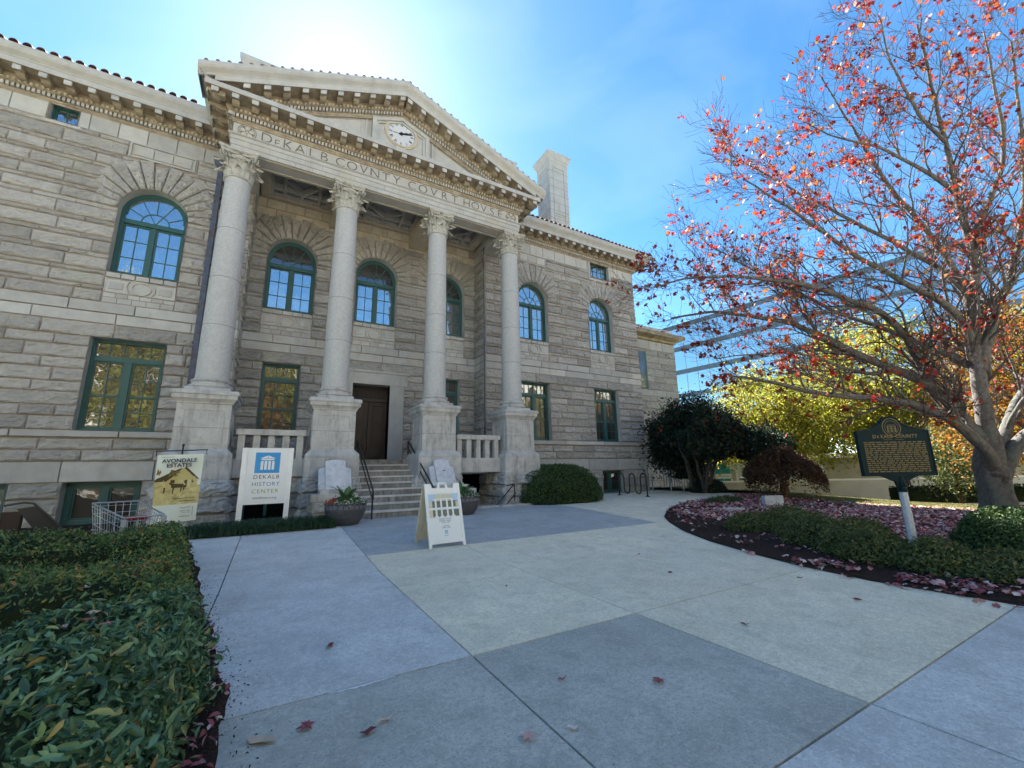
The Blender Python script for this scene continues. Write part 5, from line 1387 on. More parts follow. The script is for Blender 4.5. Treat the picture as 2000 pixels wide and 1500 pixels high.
# ---- left hedge: three plantings
def mass(name, label, poly_f, y0, y1, top_f, n, size, mtl, shape='leaf', aspect=.5, tint=None, x_min=-7.5, cell=.05, side=.35, stems=True, spread=1.5):
    t = empty(name, (-1.5, (y0+y1)/2, gz(0, y0)), label, 'hedge')
    ys = rng(y0, y1, int((y1-y0)/.14)); NXh = 50; mb = MB()
    for y in ys:
        xe = poly_f(y)
        for i in range(NXh+1):
            tt = (i/NXh)**1.5; x = xe - (xe-x_min)*tt
            h = top_f(x, y); e = min(1, (xe-x)/.22 + .0, (y-y0)/.16 + .0, (y1-y)/.16 + .0); e = max(0, e)
            z = gz(x, y) + .02 + (h-.055)*(e**.45); mb.v.append((x, y, z)); mb.t.append(.5)
    for j in range(len(ys)-1):
        for i in range(NXh): a = j*(NXh+1)+i; mb.f.append((a, a+NXh+1, a+NXh+2, a+1))
    mb.build('shade_core', m_shrubcore, t)  # dark solid below the leaf surface stands for inner shade
    P = []; Nn = []
    while len(P) < n:
        # denser towards the camera edge
        y = y0 + (y1-y0)*random.random(); xe = poly_f(y)
        if random.random() < side:      # side face
            h = top_f(xe, y); q = random.random(); z = gz(xe, y) + .03 + h*q; x = xe + random.gauss(0, .055) - .12*q*q; Nn.append((.9, -.3, .5))
        else:
            x = xe - (xe-x_min)*random.random()**1.9; e = max(0, min(1, (xe-x)/.22+.1, (y-y0)/.16+.1, (y1-y)/.16+.1)); z = gz(x, y) + top_f(x, y)*(e**.45) - random.expovariate(1/.05) + abs(random.gauss(0, .035)); Nn.append((0, -.15, 1))
        P.append((x, y, z))
    P = np.array(P); Nn = np.array(Nn); kp = np.array([nz(q[0], q[1], 5.5, 4) + .6*nz(q[0], q[1], 13, 8) > -.30 or random.random() < .35 for q in P]); P = P[kp]; Nn = Nn[kp]; T = U(len(P)) if tint is None else tint(P)
    leaves('leaves', P, size*(.35 + 1.25*RNG.random(len(P))**1.3), mtl, T, t, shape, normal=np.array(Nn), spread=spread, aspect=aspect)
    return t
he = lambda y: ledge(y) - .22
nz = lambda x, y, s, k=0: noise.noise((x*s, y*s, k))
mass('clipped_hedge', 'small leaved clipped hedge at the back in front of the wire cart', lambda y: min(-.98, he(y)) + .05*nz(0, y, 2), -7.5, -6.05, lambda x, y: .51 + .13*nz(x, y, 1.3) + .06*nz(x, y, 4), 26000, .036, m_lf_hedge, tint=lambda P: np.clip(U(len(P))**1.1, 0, 1))
mass('leafy_border', 'dense broad leaved green border planting in the left foreground', lambda y: he(y) + .09*nz(0, y, 1.7), -13.4, -9.6, lambda x, y: .44 + .20*nz(x, y, 1.0) + .10*nz(x, y, 3.0), 36000, .054, m_lf_broad, 'long', .36, tint=lambda P: np.clip(U(len(P))**1.25, 0, 1), x_min=-5)
mass('leafy_border', 'small leaved green planting with yellowing tips in the middle of the left bed', lambda y: he(y) + .08*nz(0, y, 2.1, 5), -9.65, -7.45, lambda x, y: .43 + .19*nz(x, y, 1.1, 3) + .09*nz(x, y, 3.6), 30000, .042, m_lf_hedge, 'long', .42, tint=lambda P: np.clip(U(len(P)) + .25*np.exp(-((P[:, 0]+1.2)**2+(P[:, 1]+8.4)**2)/.15), 0, 1), x_min=-6)

# liriope strip
def blades(name, x0, x1, y0, y1, n, h, mtl, label=None, w_=.008, z_off=.02):
    P = []; F_ = []; T = []
    for k in range(n):
        x, y = random.uniform(x0, x1), random.uniform(y0, y1); a = random.uniform(0, 2*PI); hh = h*random.uniform(.6, 1.2); b = hh*random.uniform(.3, .9); z = gz(x, y)+z_off
        ca, sa = math.cos(a), math.sin(a); t = random.random(); i0 = len(P)
        for s_ in (0, .4, .75, 1):
            ww = w_*(1-s_*.85); r = b*s_*s_; zz = z + hh*(s_ - .35*s_**3)
            P += [(x+ca*r-sa*ww, y+sa*r+ca*ww, zz), (x+ca*r+sa*ww, y+sa*r-ca*ww, zz)]; T += [t, t]
        for s_ in range(3): F_.append((i0+2*s_, i0+2*s_+1, i0+2*s_+3, i0+2*s_+2))
    mb = MB(); mb.v = P; mb.f = F_; mb.t = T; return tag(mb.build(name, mtl), label, kind='stuff')
blades('border_grass', -1.25, 1.22, -4.42, -3.6, 5200, .27, m_grassb, w_=.008)
blades('lawn_grass', 15.9, 19.5, -12, -4.9, 16000, .055, m_lawn, w_=.006, z_off=.08)
blades('lawn_grass', 17.3, 24, -13, 1.5, 16000, .07, m_lawn, w_=.010, z_off=.08)

# leaf litter on the bed and stray leaves
n = 9000; ys = U(n, -13.4, -4.5); P = []
for y in ys:
    ex = edge_x(y); x = ex + .02 + (15.8-ex)*random.random()**.9
    if x < 8.4 and nz(x, y, 1.8, 5) < .0: continue
    dens = .30 + .7*min(1, max(0, (x-8.6)/2.2)) + .5*max(0, nz(x, y, .9))
    if x < 8.4 and y < -9.5: dens = .30
    if random.random() > dens: continue
    z = gz(x, y) + .062 + (.03 if x > 15.9 else 0) + random.uniform(0, .03) + lumps(x, y)
    P.append((x, y, z))
for k in range(9000):
    x, y = random.uniform(9.0, 15.3), random.uniform(-13.5, -5.2)
    if x < edge_x(y)+.3 or nz(x, y, .6, 7) < -.28: continue
    if y > -6.2 and random.random() < .6: continue
    P.append((x, y, gz(x, y) + .065 + (.03 if x > 15.9 else 0) + random.uniform(0, .03)))
for k in range(900):
    y = random.uniform(-13.6, -9.2); x = edge_x(y) + random.gauss(.12, .20)
    if nz(x, y, 2.2, 9) + .25*nz(x, y, 7, 2) < (-.02 if y < -11.4 else .12): continue
    if x < edge_x(y)-.02 and random.random() < .6: continue
    P.append((x, y, gz(x, y)+(.055 if x > edge_x(y)+.03 else .012)+random.uniform(0, .02)))
P = np.array(P); print('litter', len(P))
leaves('fallen_leaves', P, U(len(P), .05, .10), m_litter, U(len(P)), None, 'maple', normal=(0, 0, 1), spread=.38, kind='stuff')
P = []
for k in range(140):
    y = random.uniform(-12.4, -8.3); x = ledge(y) - abs(random.gauss(.03, .07)); P.append((x, y, gz(x, y)+.045))
leaves('fallen_leaves', np.array(P), U(len(P), .03, .06), m_litter, U(len(P)), None, 'long', normal=(0, 0, 1), spread=.4, kind='stuff', aspect=.6)
# mulch crumbs along the left walk edge
P = []
for k in range(1500):
    y = random.uniform(-12.6, -7.2); x = ledge(y) + (abs(random.gauss(0, .09)) if random.random() < .22 else -random.random()*.3); P.append((x, y, gz(x, y)+.006 + (.04 if x < ledge(y)-.03 else 0)))
for k in range(2600):
    y = random.uniform(-13, -5); x = edge_x(y) + random.random()*.9; P.append((x, y, gz(x, y)+.055))
leaves('bark_mulch', np.array(P), U(len(P), .008, .024), m_soil, U(len(P)), None, 'leaf', normal=(0, 0, 1), spread=.5, kind='stuff', aspect=.35)

# ================================================================ FURNITURE AND SIGNS
def planter(x, y, label, seed):
    z = gz(x, y); t = empty('flower_planter', (x, y, z), label, 'planter', 'bowl planters flanking the entrance steps')
    mb = MB(); mb.lathe([(.27, z), (.29, z+.02), (.36, z+.12), (.41, z+.24), (.425, z+.30), (.435, z+.305), (.435, z+.315), (.425, z+.32), (.428, z+.42), (.445, z+.425), (.445, z+.45), (.40, z+.45), (.39, z+.40)], x, y, 40)
    b = mb.build('bowl', m_pot, t, smooth=False)
    mb = MB()
    for k in range(24):
        a0 = 2*PI*(k+.14)/24; a1 = 2*PI*(k+.86)/24; r0, r1 = .4275, .436
        pts = [(x+r*math.cos(a), y+r*math.sin(a), zz) for r, a, zz in ((r1, a0, z+.335), (r1, a1, z+.335), (r1, a1, z+.405), (r1, a0, z+.405), (r0-.02, a0, z+.335), (r0-.02, a1, z+.335), (r0-.02, a1, z+.405), (r0-.02, a0, z+.405))]
        mb.add(pts, [(0,1,2,3), (0,4,5,1), (1,5,6,2), (2,6,7,3), (3,7,4,0)])
    sub(mb, 'band_pattern', m_potband, b)
    mb = MB(); mb.lathe([(.39, z+.39), (.3, z+.43), (.01, z+.45)], x, y, 24); mb.build('soil', m_soil, t)
    n = 1700; a = U(n, 0, 2*PI); r = np.sqrt(U(n))*.44; zz = z+.44+.16*(1-(r/.46)**2)*U(n)+.03*RNG.normal(size=n)
    T = np.where((a % (2*PI) > 2.6) & (a % (2*PI) < 3.9) & (r > .22), U(n, 0, .28), np.where(r > .30, np.where(U(n) > .62, U(n, .85, 1), U(n, .35, .8)), U(n, .32, .82)))
    leaves('flowers', np.stack([x+r*np.cos(a), y+r*np.sin(a), zz], 1), U(n, .03, .065), m_flower, T, t, normal=(0, 0, 1), spread=1)
    rnd = random.Random(seed); mb = MB()
    for k in range(17):
        a = rnd.uniform(0, 2*PI); L = rnd.uniform(.28, .52); lean = rnd.uniform(.15, .8); ca, sa = math.cos(a), math.sin(a); vs = []; N_ = 6
        for i in range(N_+1):
            s_ = i/N_; rr = .03 + L*lean*s_**1.3; h = z+.43 + L*(s_*1.05 - lean*.75*max(0, s_-.45)**1.4*1.6); ww = .052*math.sin(PI*(.06+.94*s_))**.8*(.25 if s_ < .3 else 1) + .004
            vs += [(x+ca*rr-sa*ww, y+sa*rr+ca*ww, h), (x+ca*rr, y+sa*rr, h-.010), (x+ca*rr+sa*ww, y+sa*rr-ca*ww, h)]
        mb.add(vs, [(3*i+j, 3*i+j+1, 3*i+4+j, 3*i+3+j) for i in range(N_) for j in (0, 1)], rnd.uniform(.2, .75))
    mb.build('tall_leaves', m_lf_broad, t, smooth=True)
planter(1.46, -3.98, 'round charcoal bowl planter with tall leaves left of the entrance steps', 2)
planter(4.35, -3.75, 'round charcoal bowl planter half hidden behind the folding board sign', 9)

# handrails
def handrail(x, label, group='black handrails of the entrance steps'):
    t = empty('stair_handrail', (x, -3.4, -1.1), label, 'handrail', group)
    A, B = Vector((x, -.9, .95)), Vector((x, -3.40, -.42)); dn = Vector((0, 0, -.23))
    mb = MB(); mb.tube([(x, -.86, .72), (x, -.86, .93), A, B, (x, -3.46, -.50), (x, -3.46, -.64), (x, -3.40, -.66)], .021, 8); mb.build('top_rail', m_iron, t)
    mb = MB(); mb.bar(A+dn, B+dn, .018); mb.build('lower_rail', m_iron, t)
    for p, zb in ((A, .2), (B, -1.14)):
        mb = MB(); mb.bar(p, (p.x, p.y, zb), .02); mb.build('post', m_iron, t)
handrail(2.14, 'black iron stair handrail on the left side of the entrance steps'); handrail(3.67, 'black iron stair handrail on the right side next to the third pedestal')

# memorial tablets
def tablet(x0, x1, label, seed):
    t = empty('memorial_tablet', ((x0+x1)/2, -2.9, -.4), label, 'stone tablet', 'marble tablets leaning on the pedestals')
    mb = MB(); w_ = x1-x0; pts = []
    for i in range(11): u = i/10; pts.append((x1 - w_*u, .30 + .035*math.sin(PI*u)))
    pts = [(x0, -.40), (x1, -.40)] + pts; F = lambda u, v, d: (u, -2.92 - d + (v+.4)*.62, v)
    mb.prism(pts, -.10, 0, F); o = mb.build('front_slab', m_marble, t)
    if seed: 
        mb = MB(); mb.prism([(x0+.2, 0), (x0+.28, 0), (x0+.28, .03), (x0+.2, .03)], 0, .003, F); sub(mb, 'worn_mark', m_dark_line, o)
    mb = MB(); mb.prism([(x0-.15, -.395), (x1+.14, -.395), (x1+.14, .10), (x1+.05, .14), (x0-.06, .14), (x0-.15, .10)], -.22, -.105, F); mb.build('rear_slab', m_marble, t)
tablet(1.13, 1.60, 'leaning grey marble tablet above the left planter', 0); tablet(3.98, 4.42, 'leaning grey marble tablet on the right cheek wall behind the folding sign', 1)

# folding board sign
AF = empty('folding_sign', (2.62, -6.82, gz(2.6, -6.8)), 'white plastic folding board sign with a picture of the portico', 'sign', rz=R(4))
H, W_, sp = 1.02, .66, .30
def af_panel(sgn, name, m):
    F = lambda u, v, d: (u, sgn*(-sp*(1-v/H) - d - .012), v)
    mb = MB(); P = lambda a, b, q0, q1, d0, d1: mb.prism([(a, q0), (b, q0), (b, q1), (a, q1)], d0, d1, F)
    P(-W_/2, -W_/2+.045, 0, H-.10, 0, .035); P(W_/2-.045, W_/2, 0, H-.10, 0, .035); P(-W_/2+.045, W_/2-.045, .06, .11, 0, .03); P(-W_/2+.045, W_/2-.045, .86, .92, 0, .035)
    P(-W_/2+.045, W_/2-.045, .11, .86, .004, .018); P(-W_/2+.045, W_/2-.045, .921, .945, .0, .034)
    for s in (-1, 1):
        a, b = sorted((s*W_/2, s*(W_/2-.14))); mb.prism([(a, .90), (b, .90), (b-(.03 if s < 0 else 0), H), (a+(.03 if s > 0 else 0), H)] , 0, .037, F)
    if sgn > 0:
        for s in (-1, 1): mb.prism([(s*.10, .94), (s*.055, .94), (s*.05, H+.0), (s*.085, H+.0)][::s], .002, .03, F)
        mb.prism([(-.085, H), (.085, H), (.07, H+.022), (-.07, H+.022)], .002, .03, F)
    else:
        for k in range(5): P(-.26+.11*k, -.235+.11*k, .12, .85, -.001, .004)
    return mb.build(name, m, AF, local=True), F
fp, FF = af_panel(1, 'front_panel', m_white); bp, _ = af_panel(-1, 'back_panel', m_cream)
def patch(name, pts, m, par, F, d=.0195, th=.0012):
    mb = MB()
    for p in (pts if isinstance(pts[0][0], tuple) else [pts]): mb.prism(p, d-.001, d+th, F)
    return mb.build(name, m, par, local=True)
m_psky = mat('printed_sky', (.42, .60, .80), .5, .3); m_pst = mat('printed_stone', (.60, .58, .46), .5, .3, var=.15, scale=40); m_pgl = mat('printed_shadow', (.16, .17, .13), .5, .3, var=.5, scale=60); m_pwh = mat('printed_pale', (.76, .80, .82), .5, .3)
Rr = lambda a, b, c, d: ((a, c), (b, c), (b, d), (a, d))
patch('printed_sheet', Rr(-.285, .285, .115, .855), m_pwh, fp, FF, .0185)
patch('picture_sky', Rr(-.275, .275, .47, .845), m_psky, fp, FF, .020)
patch('picture_shade', [Rr(-.275, .275, .47, .585), Rr(-.275, .275, .625, .73)], m_pgl, fp, FF, .0215)
patch('picture_portico', [((-.17, .795), (.17, .795), (.16, .825), (0, .845), (-.16, .825)), Rr(-.19, .19, .77, .792), Rr(-.16, .16, .735, .755), Rr(-.275, -.215, .47, .73), Rr(.225, .275, .63, .72)], m_pst, fp, FF, .023)
patch('picture_columns', [Rr(x-.016, x+.016, .47, .77) for x in (-.15, -.05, .06, .16)] + [Rr(x-.035, x+.035, .465, .49) for x in (-.15, -.05, .06, .16)] + [Rr(-.275, .275, .59, .622), Rr(-.19, .17, .757, .769)], m_pwh, fp, FF, .0245)
Mf = lambda u, v: Matrix.Translation(Vector(FF(u, v, .0215))) @ Matrix.Rotation(PI/2 - math.atan2(sp, H), 4, 'X')
for s_, v, sz, m in (('MUSEUM HOURS', .435, .030, m_inkblue), ('MONDAY - FRIDAY', .405, .026, m_ink), ('10 AM - 4 PM', .378, .026, m_ink), ('SATURDAY', .325, .024, m_inkblue), ('10 AM - 4 PM', .298, .028, m_ink), ('D H C', .175, .026, m_ink)):
    text('lettering', s_, sz, m, fp, Mf(0, v), 'CENTER', .0005)
patch('small_emblem', [Rr(-.022, .022, .205, .255)], m_blue, fp, FF, .0215)
patch('emblem_mark', [Rr(-.014, -.008, .212, .235), Rr(-.003, .003, .212, .235), Rr(.008, .014, .212, .235), ((-.017, .239), (.017, .239), (0, .250))], m_pwh, fp, FF, .0230)

# history center board
HS = empty('post_sign', (-.12, -3.4, -1.08), 'white board sign on two posts with blue column emblem', 'sign')
FH = plane(-.12, -3.4, (1,0,0), (0,-1,0))
for s, nm in ((-1, 'post'), (1, 'post')):
    mb = MB(); mb.prism([(s*.43-.05, -1.12), (s*.43+.05, -1.12), (s*.44+.045, .57), (s*.44-.045, .57)], -.05, .04, FH); mb.build(nm, m_white, HS)
mb = MB(); mb.prism([(-.394, -.62), (.394, -.62), (.394, .568), (-.394, .568)], -.02, .022, FH); hb = mb.build('board', m_paper, HS)
def wp(name, pts, m, par, F, d):
    mb = MB()
    for p in (pts if isinstance(pts[0][0], tuple) else [pts]): mb.prism(p, d-.002, d, F)
    return sub(mb, name, m, par)
wp('emblem_square', Rr(-.235, .235, .03, .47), m_blue, hb, FH, .025)
wp('emblem_columns', [((-.15, .345), (.15, .345), (0, .405)), Rr(-.12, .12, .305, .335)] + [Rr(x-.024, x+.024, .10, .285) for x in (-.105, -.035, .035, .105)], m_paper, hb, FH, .028)
wp('emblem_dot', [(.012*math.cos(2*PI*k/10), .368+.012*math.sin(2*PI*k/10)) for k in range(10)], m_blue, hb, FH, .0295)
for s_, z, sz, m, sp_ in (('DEKALB', -.055, .118, m_ink, 1.22), ('HISTORY', -.205, .118, m_inkblue, 1.12), ('CENTER', -.355, .118, m_inkgreen, 1.22), ('dekalbhistory.org', -.49, .062, m_ink, 1.02)):
    text('lettering', s_, sz, m, hb, fac(-.12, -3.4225, z), 'CENTER', .001, 0, sp_)

# hanging banner
BN = empty('hanging_banner', (-1.64, -3.4, -1.1), 'sepia printed banner hanging from a black T shaped stand', 'banner')
mb = MB(); mb.tube([(-1.64, -3.33, -1.1), (-1.64, -3.33, .60)], .016, 8); mb.bar((-2.06, -3.34, .49), (-1.22, -3.34, .53), .011); mb.lathe([(.02, .60), (.028, .62), (.001, .65)], -1.64, -3.33, 10)
for x, z in ((-2.05, .49), (-1.23, .53)): mb.tube([(x, -3.34, z), (x*.97-.05, -3.38, z-.07), (x*.965-.055+(.03 if x > -1.5 else 0), -3.40, z-.10)], .006, 5)
mb.build('stand', m_iron, BN)
bx0, bx1, bz0, bz1 = -2.01, -1.27, -.89, .41
def FB(u, v, d):
    s_, t = u, v; x = bx0 + (bx1-bx0)*s_ + .05*(1-t)*(1-s_)*.9 ; z = bz0 + (bz1-bz0)*t + .03*s_
    y = -3.42 - d + .022*math.sin(s_*6+t*3) + .016*math.sin(t*7-s_*4)
    return (x, y, z)
def cloth(name, u0, u1, v0, v1, m, par, d, n=10, poly=None):
    mb = MB()
    if poly:
        vs = [FB(u, v, d) for u, v in poly]; mb.add(vs, [tuple(range(len(vs)))])
    else:
        vs = [FB(u0+(u1-u0)*i/n, v0+(v1-v0)*j/n, d) for j in range(n+1) for i in range(n+1)]
        if d == 0: 
            k = len(vs); vs2 = [(a, b+.004, c) for a, b, c in vs]
            mb.add(vs+vs2, [(j*(n+1)+i, j*(n+1)+i+1, (j+1)*(n+1)+i+1, (j+1)*(n+1)+i) for j in range(n) for i in range(n)] + [(k+(j+1)*(n+1)+i, k+(j+1)*(n+1)+i+1, k+j*(n+1)+i+1, k+j*(n+1)+i) for j in range(n) for i in range(n)])
        else: mb.add(vs, [(j*(n+1)+i, j*(n+1)+i+1, (j+1)*(n+1)+i+1, (j+1)*(n+1)+i) for j in range(n) for i in range(n)])
    return mb.build(name, m, par) if par is BN else sub(mb, name, m, par)
m_bsky = mat('banner_paper', (.66, .70, .62), .6, .3, var=.05, scale=4)
bc = cloth('cloth', 0, 1, 0, 1, m_bsky, BN, 0, 16)
cloth('print_field', 0, 1, .255, .50, m_sepia, bc, .004); cloth('print_hedge_line', 0, 1, .50, .53, m_sepia4, bc, .0045)
def cpoly(name, polys, m, d):
    mb = MB()
    for p in polys:
        # subdivide by rows so the patch follows the cloth
        vmin, vmax = min(q[1] for q in p), max(q[1] for q in p); N_ = 8
        def span(v):
            xs = []
            for i in range(len(p)):
                (a, b), (c, e) = p[i], p[(i+1) % len(p)]
                if b != e and min(b, e)-1e-9 <= v <= max(b, e)+1e-9: xs.append(a+(c-a)*(v-b)/(e-b))
            return (min(xs), max(xs)) if xs else (p[0][0], p[0][0])
        vs = []
        for j in range(N_+1):
            v = vmin + (vmax-vmin)*(j/N_*.998+.001); a, b = span(v)
            for i in range(5): vs.append(FB(a+(b-a)*i/4, v, d))
        mb.add(vs, [(j*5+i, j*5+i+1, (j+1)*5+i+1, (j+1)*5+i) for j in range(N_) for i in range(4)])
    return sub(mb, name, m, bc)
cpoly('print_barn', [((.22, .49), (.92, .49), (.92, .64), (.62, .80), (.22, .66))], m_sepia4, .006)
cpoly('print_roof', [((.0, .60), (.24, .60), (.45, .70), (.58, .80), (.40, .755), (.16, .68), (.0, .64)), ((.90, .615), (.97, .61), (.645, .815), (.60, .80))], m_sepia3, .0075)
cpoly('print_shed', [((.0, .50), (.22, .50), (.22, .60), (.0, .60))], m_sepia, .0065)
cpoly('print_windows', [((.34, .57), (.43, .57), (.43, .62), (.34, .62)), ((.64, .50), (.70, .50), (.70, .61), (.64, .61)), ((.80, .57), (.84, .57), (.84, .62), (.80, .62))], m_sepia3, .008)
cpoly('print_posts', [((.52, .57), (.60, .57), (.60, .62), (.52, .62)), ((.71, .495), (.78, .495), (.78, .61), (.71, .61)), ((.18, .46), (.195, .46), (.195, .62), (.18, .62))], m_sepia2, .008)
cpoly('print_horse', [((.37, .50), (.62, .50), (.64, .545), (.60, .56), (.42, .555), (.33, .585), (.30, .57), (.36, .54)), ((.40, .41), (.42, .41), (.435, .50), (.40, .50)), ((.57, .43), (.585, .43), (.61, .50), (.575, .50)), ((.20, .43), (.225, .43), (.24, .51), (.20, .51)), ((.63, .46), (.66, .46), (.67, .53), (.63, .53))], m_sepia3, .0095)
cpoly('print_white_shirt', [((.20, .515), (.24, .515), (.24, .55), (.20, .55)), ((.64, .535), (.67, .535), (.67, .56), (.64, .56))], m_sepia2, .010)
cpoly('print_branches', [((.28, .66), (.36, .70), (.30, .72)), ((.36, .68), (.46, .73), (.36, .74)), ((.44, .70), (.54, .735), (.44, .76)), ((.30, .72), (.42, .76), (.34, .775)), ((.02, .70), (.11, .72), (.05, .80)), ((.07, .68), (.13, .74), (.10, .78)), ((.42, .66), (.50, .69), (.44, .70))], m_leafprint, .0105)
for s_, u, v, sz, m, al in (('AVONDALE', .50, .905, .105, m_ink, 'CENTER'), ('ESTATES', .50, .835, .105, m_ink, 'CENTER'), ('The Haven of Health', .92, .345, .042, m_sepia3, 'RIGHT'), ('and Happiness', .92, .305, .042, m_sepia3, 'RIGHT'), ('Museum Exhibit', .86, .205, .026, m_ink, 'RIGHT'), ('Monday - Friday', .86, .155, .024, m_ink, 'RIGHT'), ('10 am - 4 pm', .86, .13, .024, m_ink, 'RIGHT'), ('dekalbhistory.org', .86, .075, .024, m_ink, 'RIGHT'), ('DeKalb History Center', .10, .965, .022, m_ink, 'LEFT')):
    p = FB(u, v, .028); text('lettering', s_, sz, m, bc, Matrix.Translation(p) @ Matrix.Rotation(-.05, 4, 'Y') @ Matrix.Rotation(PI/2, 4, 'X'), al, .0015, .002 if sz > .09 else 0)
cpoly('print_rule', [((.90, .08), (.908, .08), (.908, .215), (.90, .215))], m_ink, .006)

# historical marker
MK = empty('historical_marker', (6.92, -11.80, -1.3), 'dark green cast metal historical marker with gold lettering on a grey post', 'sign', rz=-yaw)
FMm = lambda u, v, d: (u, -d, v)
zb, zs = 1.13, 1.70; hw = .465
def outline(e):
    pts = [(-hw+e, zb+e), (hw-e, zb+e), (hw-e, zs-e)]
    for i in range(9): t = i/8; pts.append((hw-.05-e - (hw-.21)*t, zs-e + .012 + .075*t**2.2))
    for i in range(13): a = R(20) + R(140)*i/12; pts.append(((.145-e)*math.cos(a), zs+.045 + (.145-e)*math.sin(a)))
    for i in range(9): t = 1-i/8; pts.append((-(hw-.05-e - (hw-.21)*t), zs-e + .012 + .075*t**2.2))
    pts.append((-hw+e, zs-e)); return pts
mb = MB(); mb.prism(outline(0), -.03, .014, FMm); pl = mb.build('plate', m_mkr, MK, local=True)
mb = MB(); A, B = outline(0), outline(.014)
for i in range(len(A)): j = (i+1) % len(A); mb.prism([A[i], A[j], B[j], B[i]], .013, .022, FMm)
mb.build('rim', m_mkr, pl, local=True)
mb = MB(); mb.prism([(-.06, 1.0), (.06, 1.0), (.075, 1.06), (.24, zb+.001), (-.24, zb+.001), (-.075, 1.06)], -.025, .008, FMm); mb.lathe([(.048, .93), (.055, .935), (.055, .96), (.048, .965), (.048, 1.0), (.058, 1.01), (.04, 1.08), (.03, 1.13)], 0, .008, 8); mb.build('bracket', m_mkr, MK, local=True)
mb = MB(); mb.bar((0, .008, -.12), (0, .008, .94), .048, 8, .044); mb.build('post', m_pole, MK, local=True)
mb = MB()
for r0, r1 in ((.112, .120), (.085, .089)):
    for k in range(30):
        t0, t1 = 2*PI*k/30, 2*PI*(k+1)/30; mb.prism([(r*math.cos(t), zs+.04+r*math.sin(t)) for r, t in ((r0, t0), (r1, t0), (r1, t1), (r0, t1))], .013, .018, FMm)
for k in range(5): mb.prism([(-.07+.004*k, zs-.02+.022*k), (.07-.004*k, zs-.02+.022*k), (.065-.004*k, zs-.013+.022*k), (-.065+.004*k, zs-.013+.022*k)], .013, .017, FMm)
for x in (-.05, 0, .05): mb.prism([(x-.006, zs-.02), (x+.006, zs-.02), (x+.006, zs+.06), (x-.006, zs+.06)], .013, .0165, FMm)
mb.build('seal', m_gold, pl, local=True)
mm = lambda u, v: Matrix.Translation((u, -.0145, v)) @ Matrix.Rotation(PI/2, 4, 'X')
text('lettering', 'D', .062, m_gold, pl, mm(-.245, 1.625), 'CENTER', .002, .001); text('lettering', 'E', .046, m_gold, pl, mm(-.197, 1.620), 'CENTER', .002, .001)
text('lettering', 'KALB', .062, m_gold, pl, mm(-.085, 1.625), 'CENTER', .002, .001, 1.1); text('lettering', 'COUNTY', .062, m_gold, pl, mm(.17, 1.625), 'CENTER', .002, .001, 1.15)
mb = MB(); mb.prism([(-.13, 1.583), (-.02, 1.583), (-.02, 1.587), (-.13, 1.587)], .013, .016, FMm); mb.prism([(.02, 1.583), (.13, 1.583), (.13, 1.587), (.02, 1.587)], .013, .016, FMm); mb.build('rule', m_gold, pl, local=True)
rnd = random.Random(4); mb = MB()    # lines of small cast text, too small to read in the photograph
for k in range(15):
    z = 1.552 - .0262*k; x = -.395
    while x < .39:
        w_ = rnd.uniform(.03, .10); 
        if x+w_ > .395: w_ = .395-x
        c = x
        while c < x+w_-.006:
            q = rnd.uniform(.004, .009); mb.prism([(c, z-.0075), (c+q, z-.0075), (c+q, z+.0075), (c, z+.0075)], .013, .0165, FMm); c += q+.0022
        x += w_+.013
mb.build('fine_lettering', m_gold, pl, local=True)

# plaque stone, flat stone
mb = MB(); cx, cy = 12.9, -6.9; z = gz(cx, cy); ca, sa = math.cos(-.5), math.sin(-.5)
FPq = lambda u, v, d: (cx + u*ca - d*sa*-1, cy + u*sa - d*ca, z + v)
mb.prism([(-.27, -.05), (.27, -.05), (.27, .34), (-.27, .34)], -.12, .05, FPq)
mb.v = [(x, y, zz + (.10 if zz > z+.3 and k >= 4 and False else 0)) for k, (x, y, zz) in enumerate(mb.v)]
o = mb.build('plaque_stone', m_marble); tag(o, 'small grey slanted plaque stone standing at the end of the shrub row', 'stone marker')
for k, v in enumerate(o.data.vertices):
    pass
mb = MB(); cx, cy = 11.0, -6.7; z = gz(cx, cy)+.05; n = 14
pts = [(cx+.48*math.cos(2*PI*k/n)*(1+.12*math.sin(k*2.3)), cy+.36*math.sin(2*PI*k/n)*(1+.1*math.cos(k*1.7))) for k in range(n)]
mb.add([(a, b, z-.08) for a, b in pts] + [(a, b, z+.03) for a, b in pts] + [(cx, cy, z+.04)], [(k, (k+1) % n, n+(k+1) % n, n+k) for k in range(n)] + [(n+k, n+(k+1) % n, 2*n) for k in range(n)])
tag(mb.build('flat_stone', m_cgrey), 'flat grey stone lying in the mulch near the tip of the bed', 'stone')

# bike rack
BR = empty('bike_rack', (12.4, -1.85, -1.1), 'black serpentine bike rack beside the courthouse corner', 'bike rack')
pts = []; y0 = -1.13; st = .294; zt, zb_ = -.42, -.86
pts.append((12.36, y0, -1.1))
for k in range(6):
    y = y0 - st*k; up = k % 2 == 0
    if k < 5:
        s0 = zt if up else zb_
        if up: pts += [(12.36, y, -.8 if k else -1.0), (12.36, y, zt)]
        else: pts += [(12.36, y, zt), (12.36, y, zb_)]
        for i in range(1, 8):
            a = PI*i/8; pts.append((12.36, y - st/2 + st/2*math.cos(a), s0 + (st/2)*math.sin(a)*(1.25 if up else -1)))
    else: pts += [(12.36, y, zt), (12.36, y, -1.1)]
mb = MB(); mb.tube(pts, .026, 10); mb.build('tube', m_iron, BR, smooth=True)
for y in (y0, y0-5*st):
    mb = MB(); mb.lathe([(.09, -1.1), (.09, -1.085), (.035, -1.07), (.03, -1.03)], 12.36, y, 16); mb.build('foot', m_iron, BR)

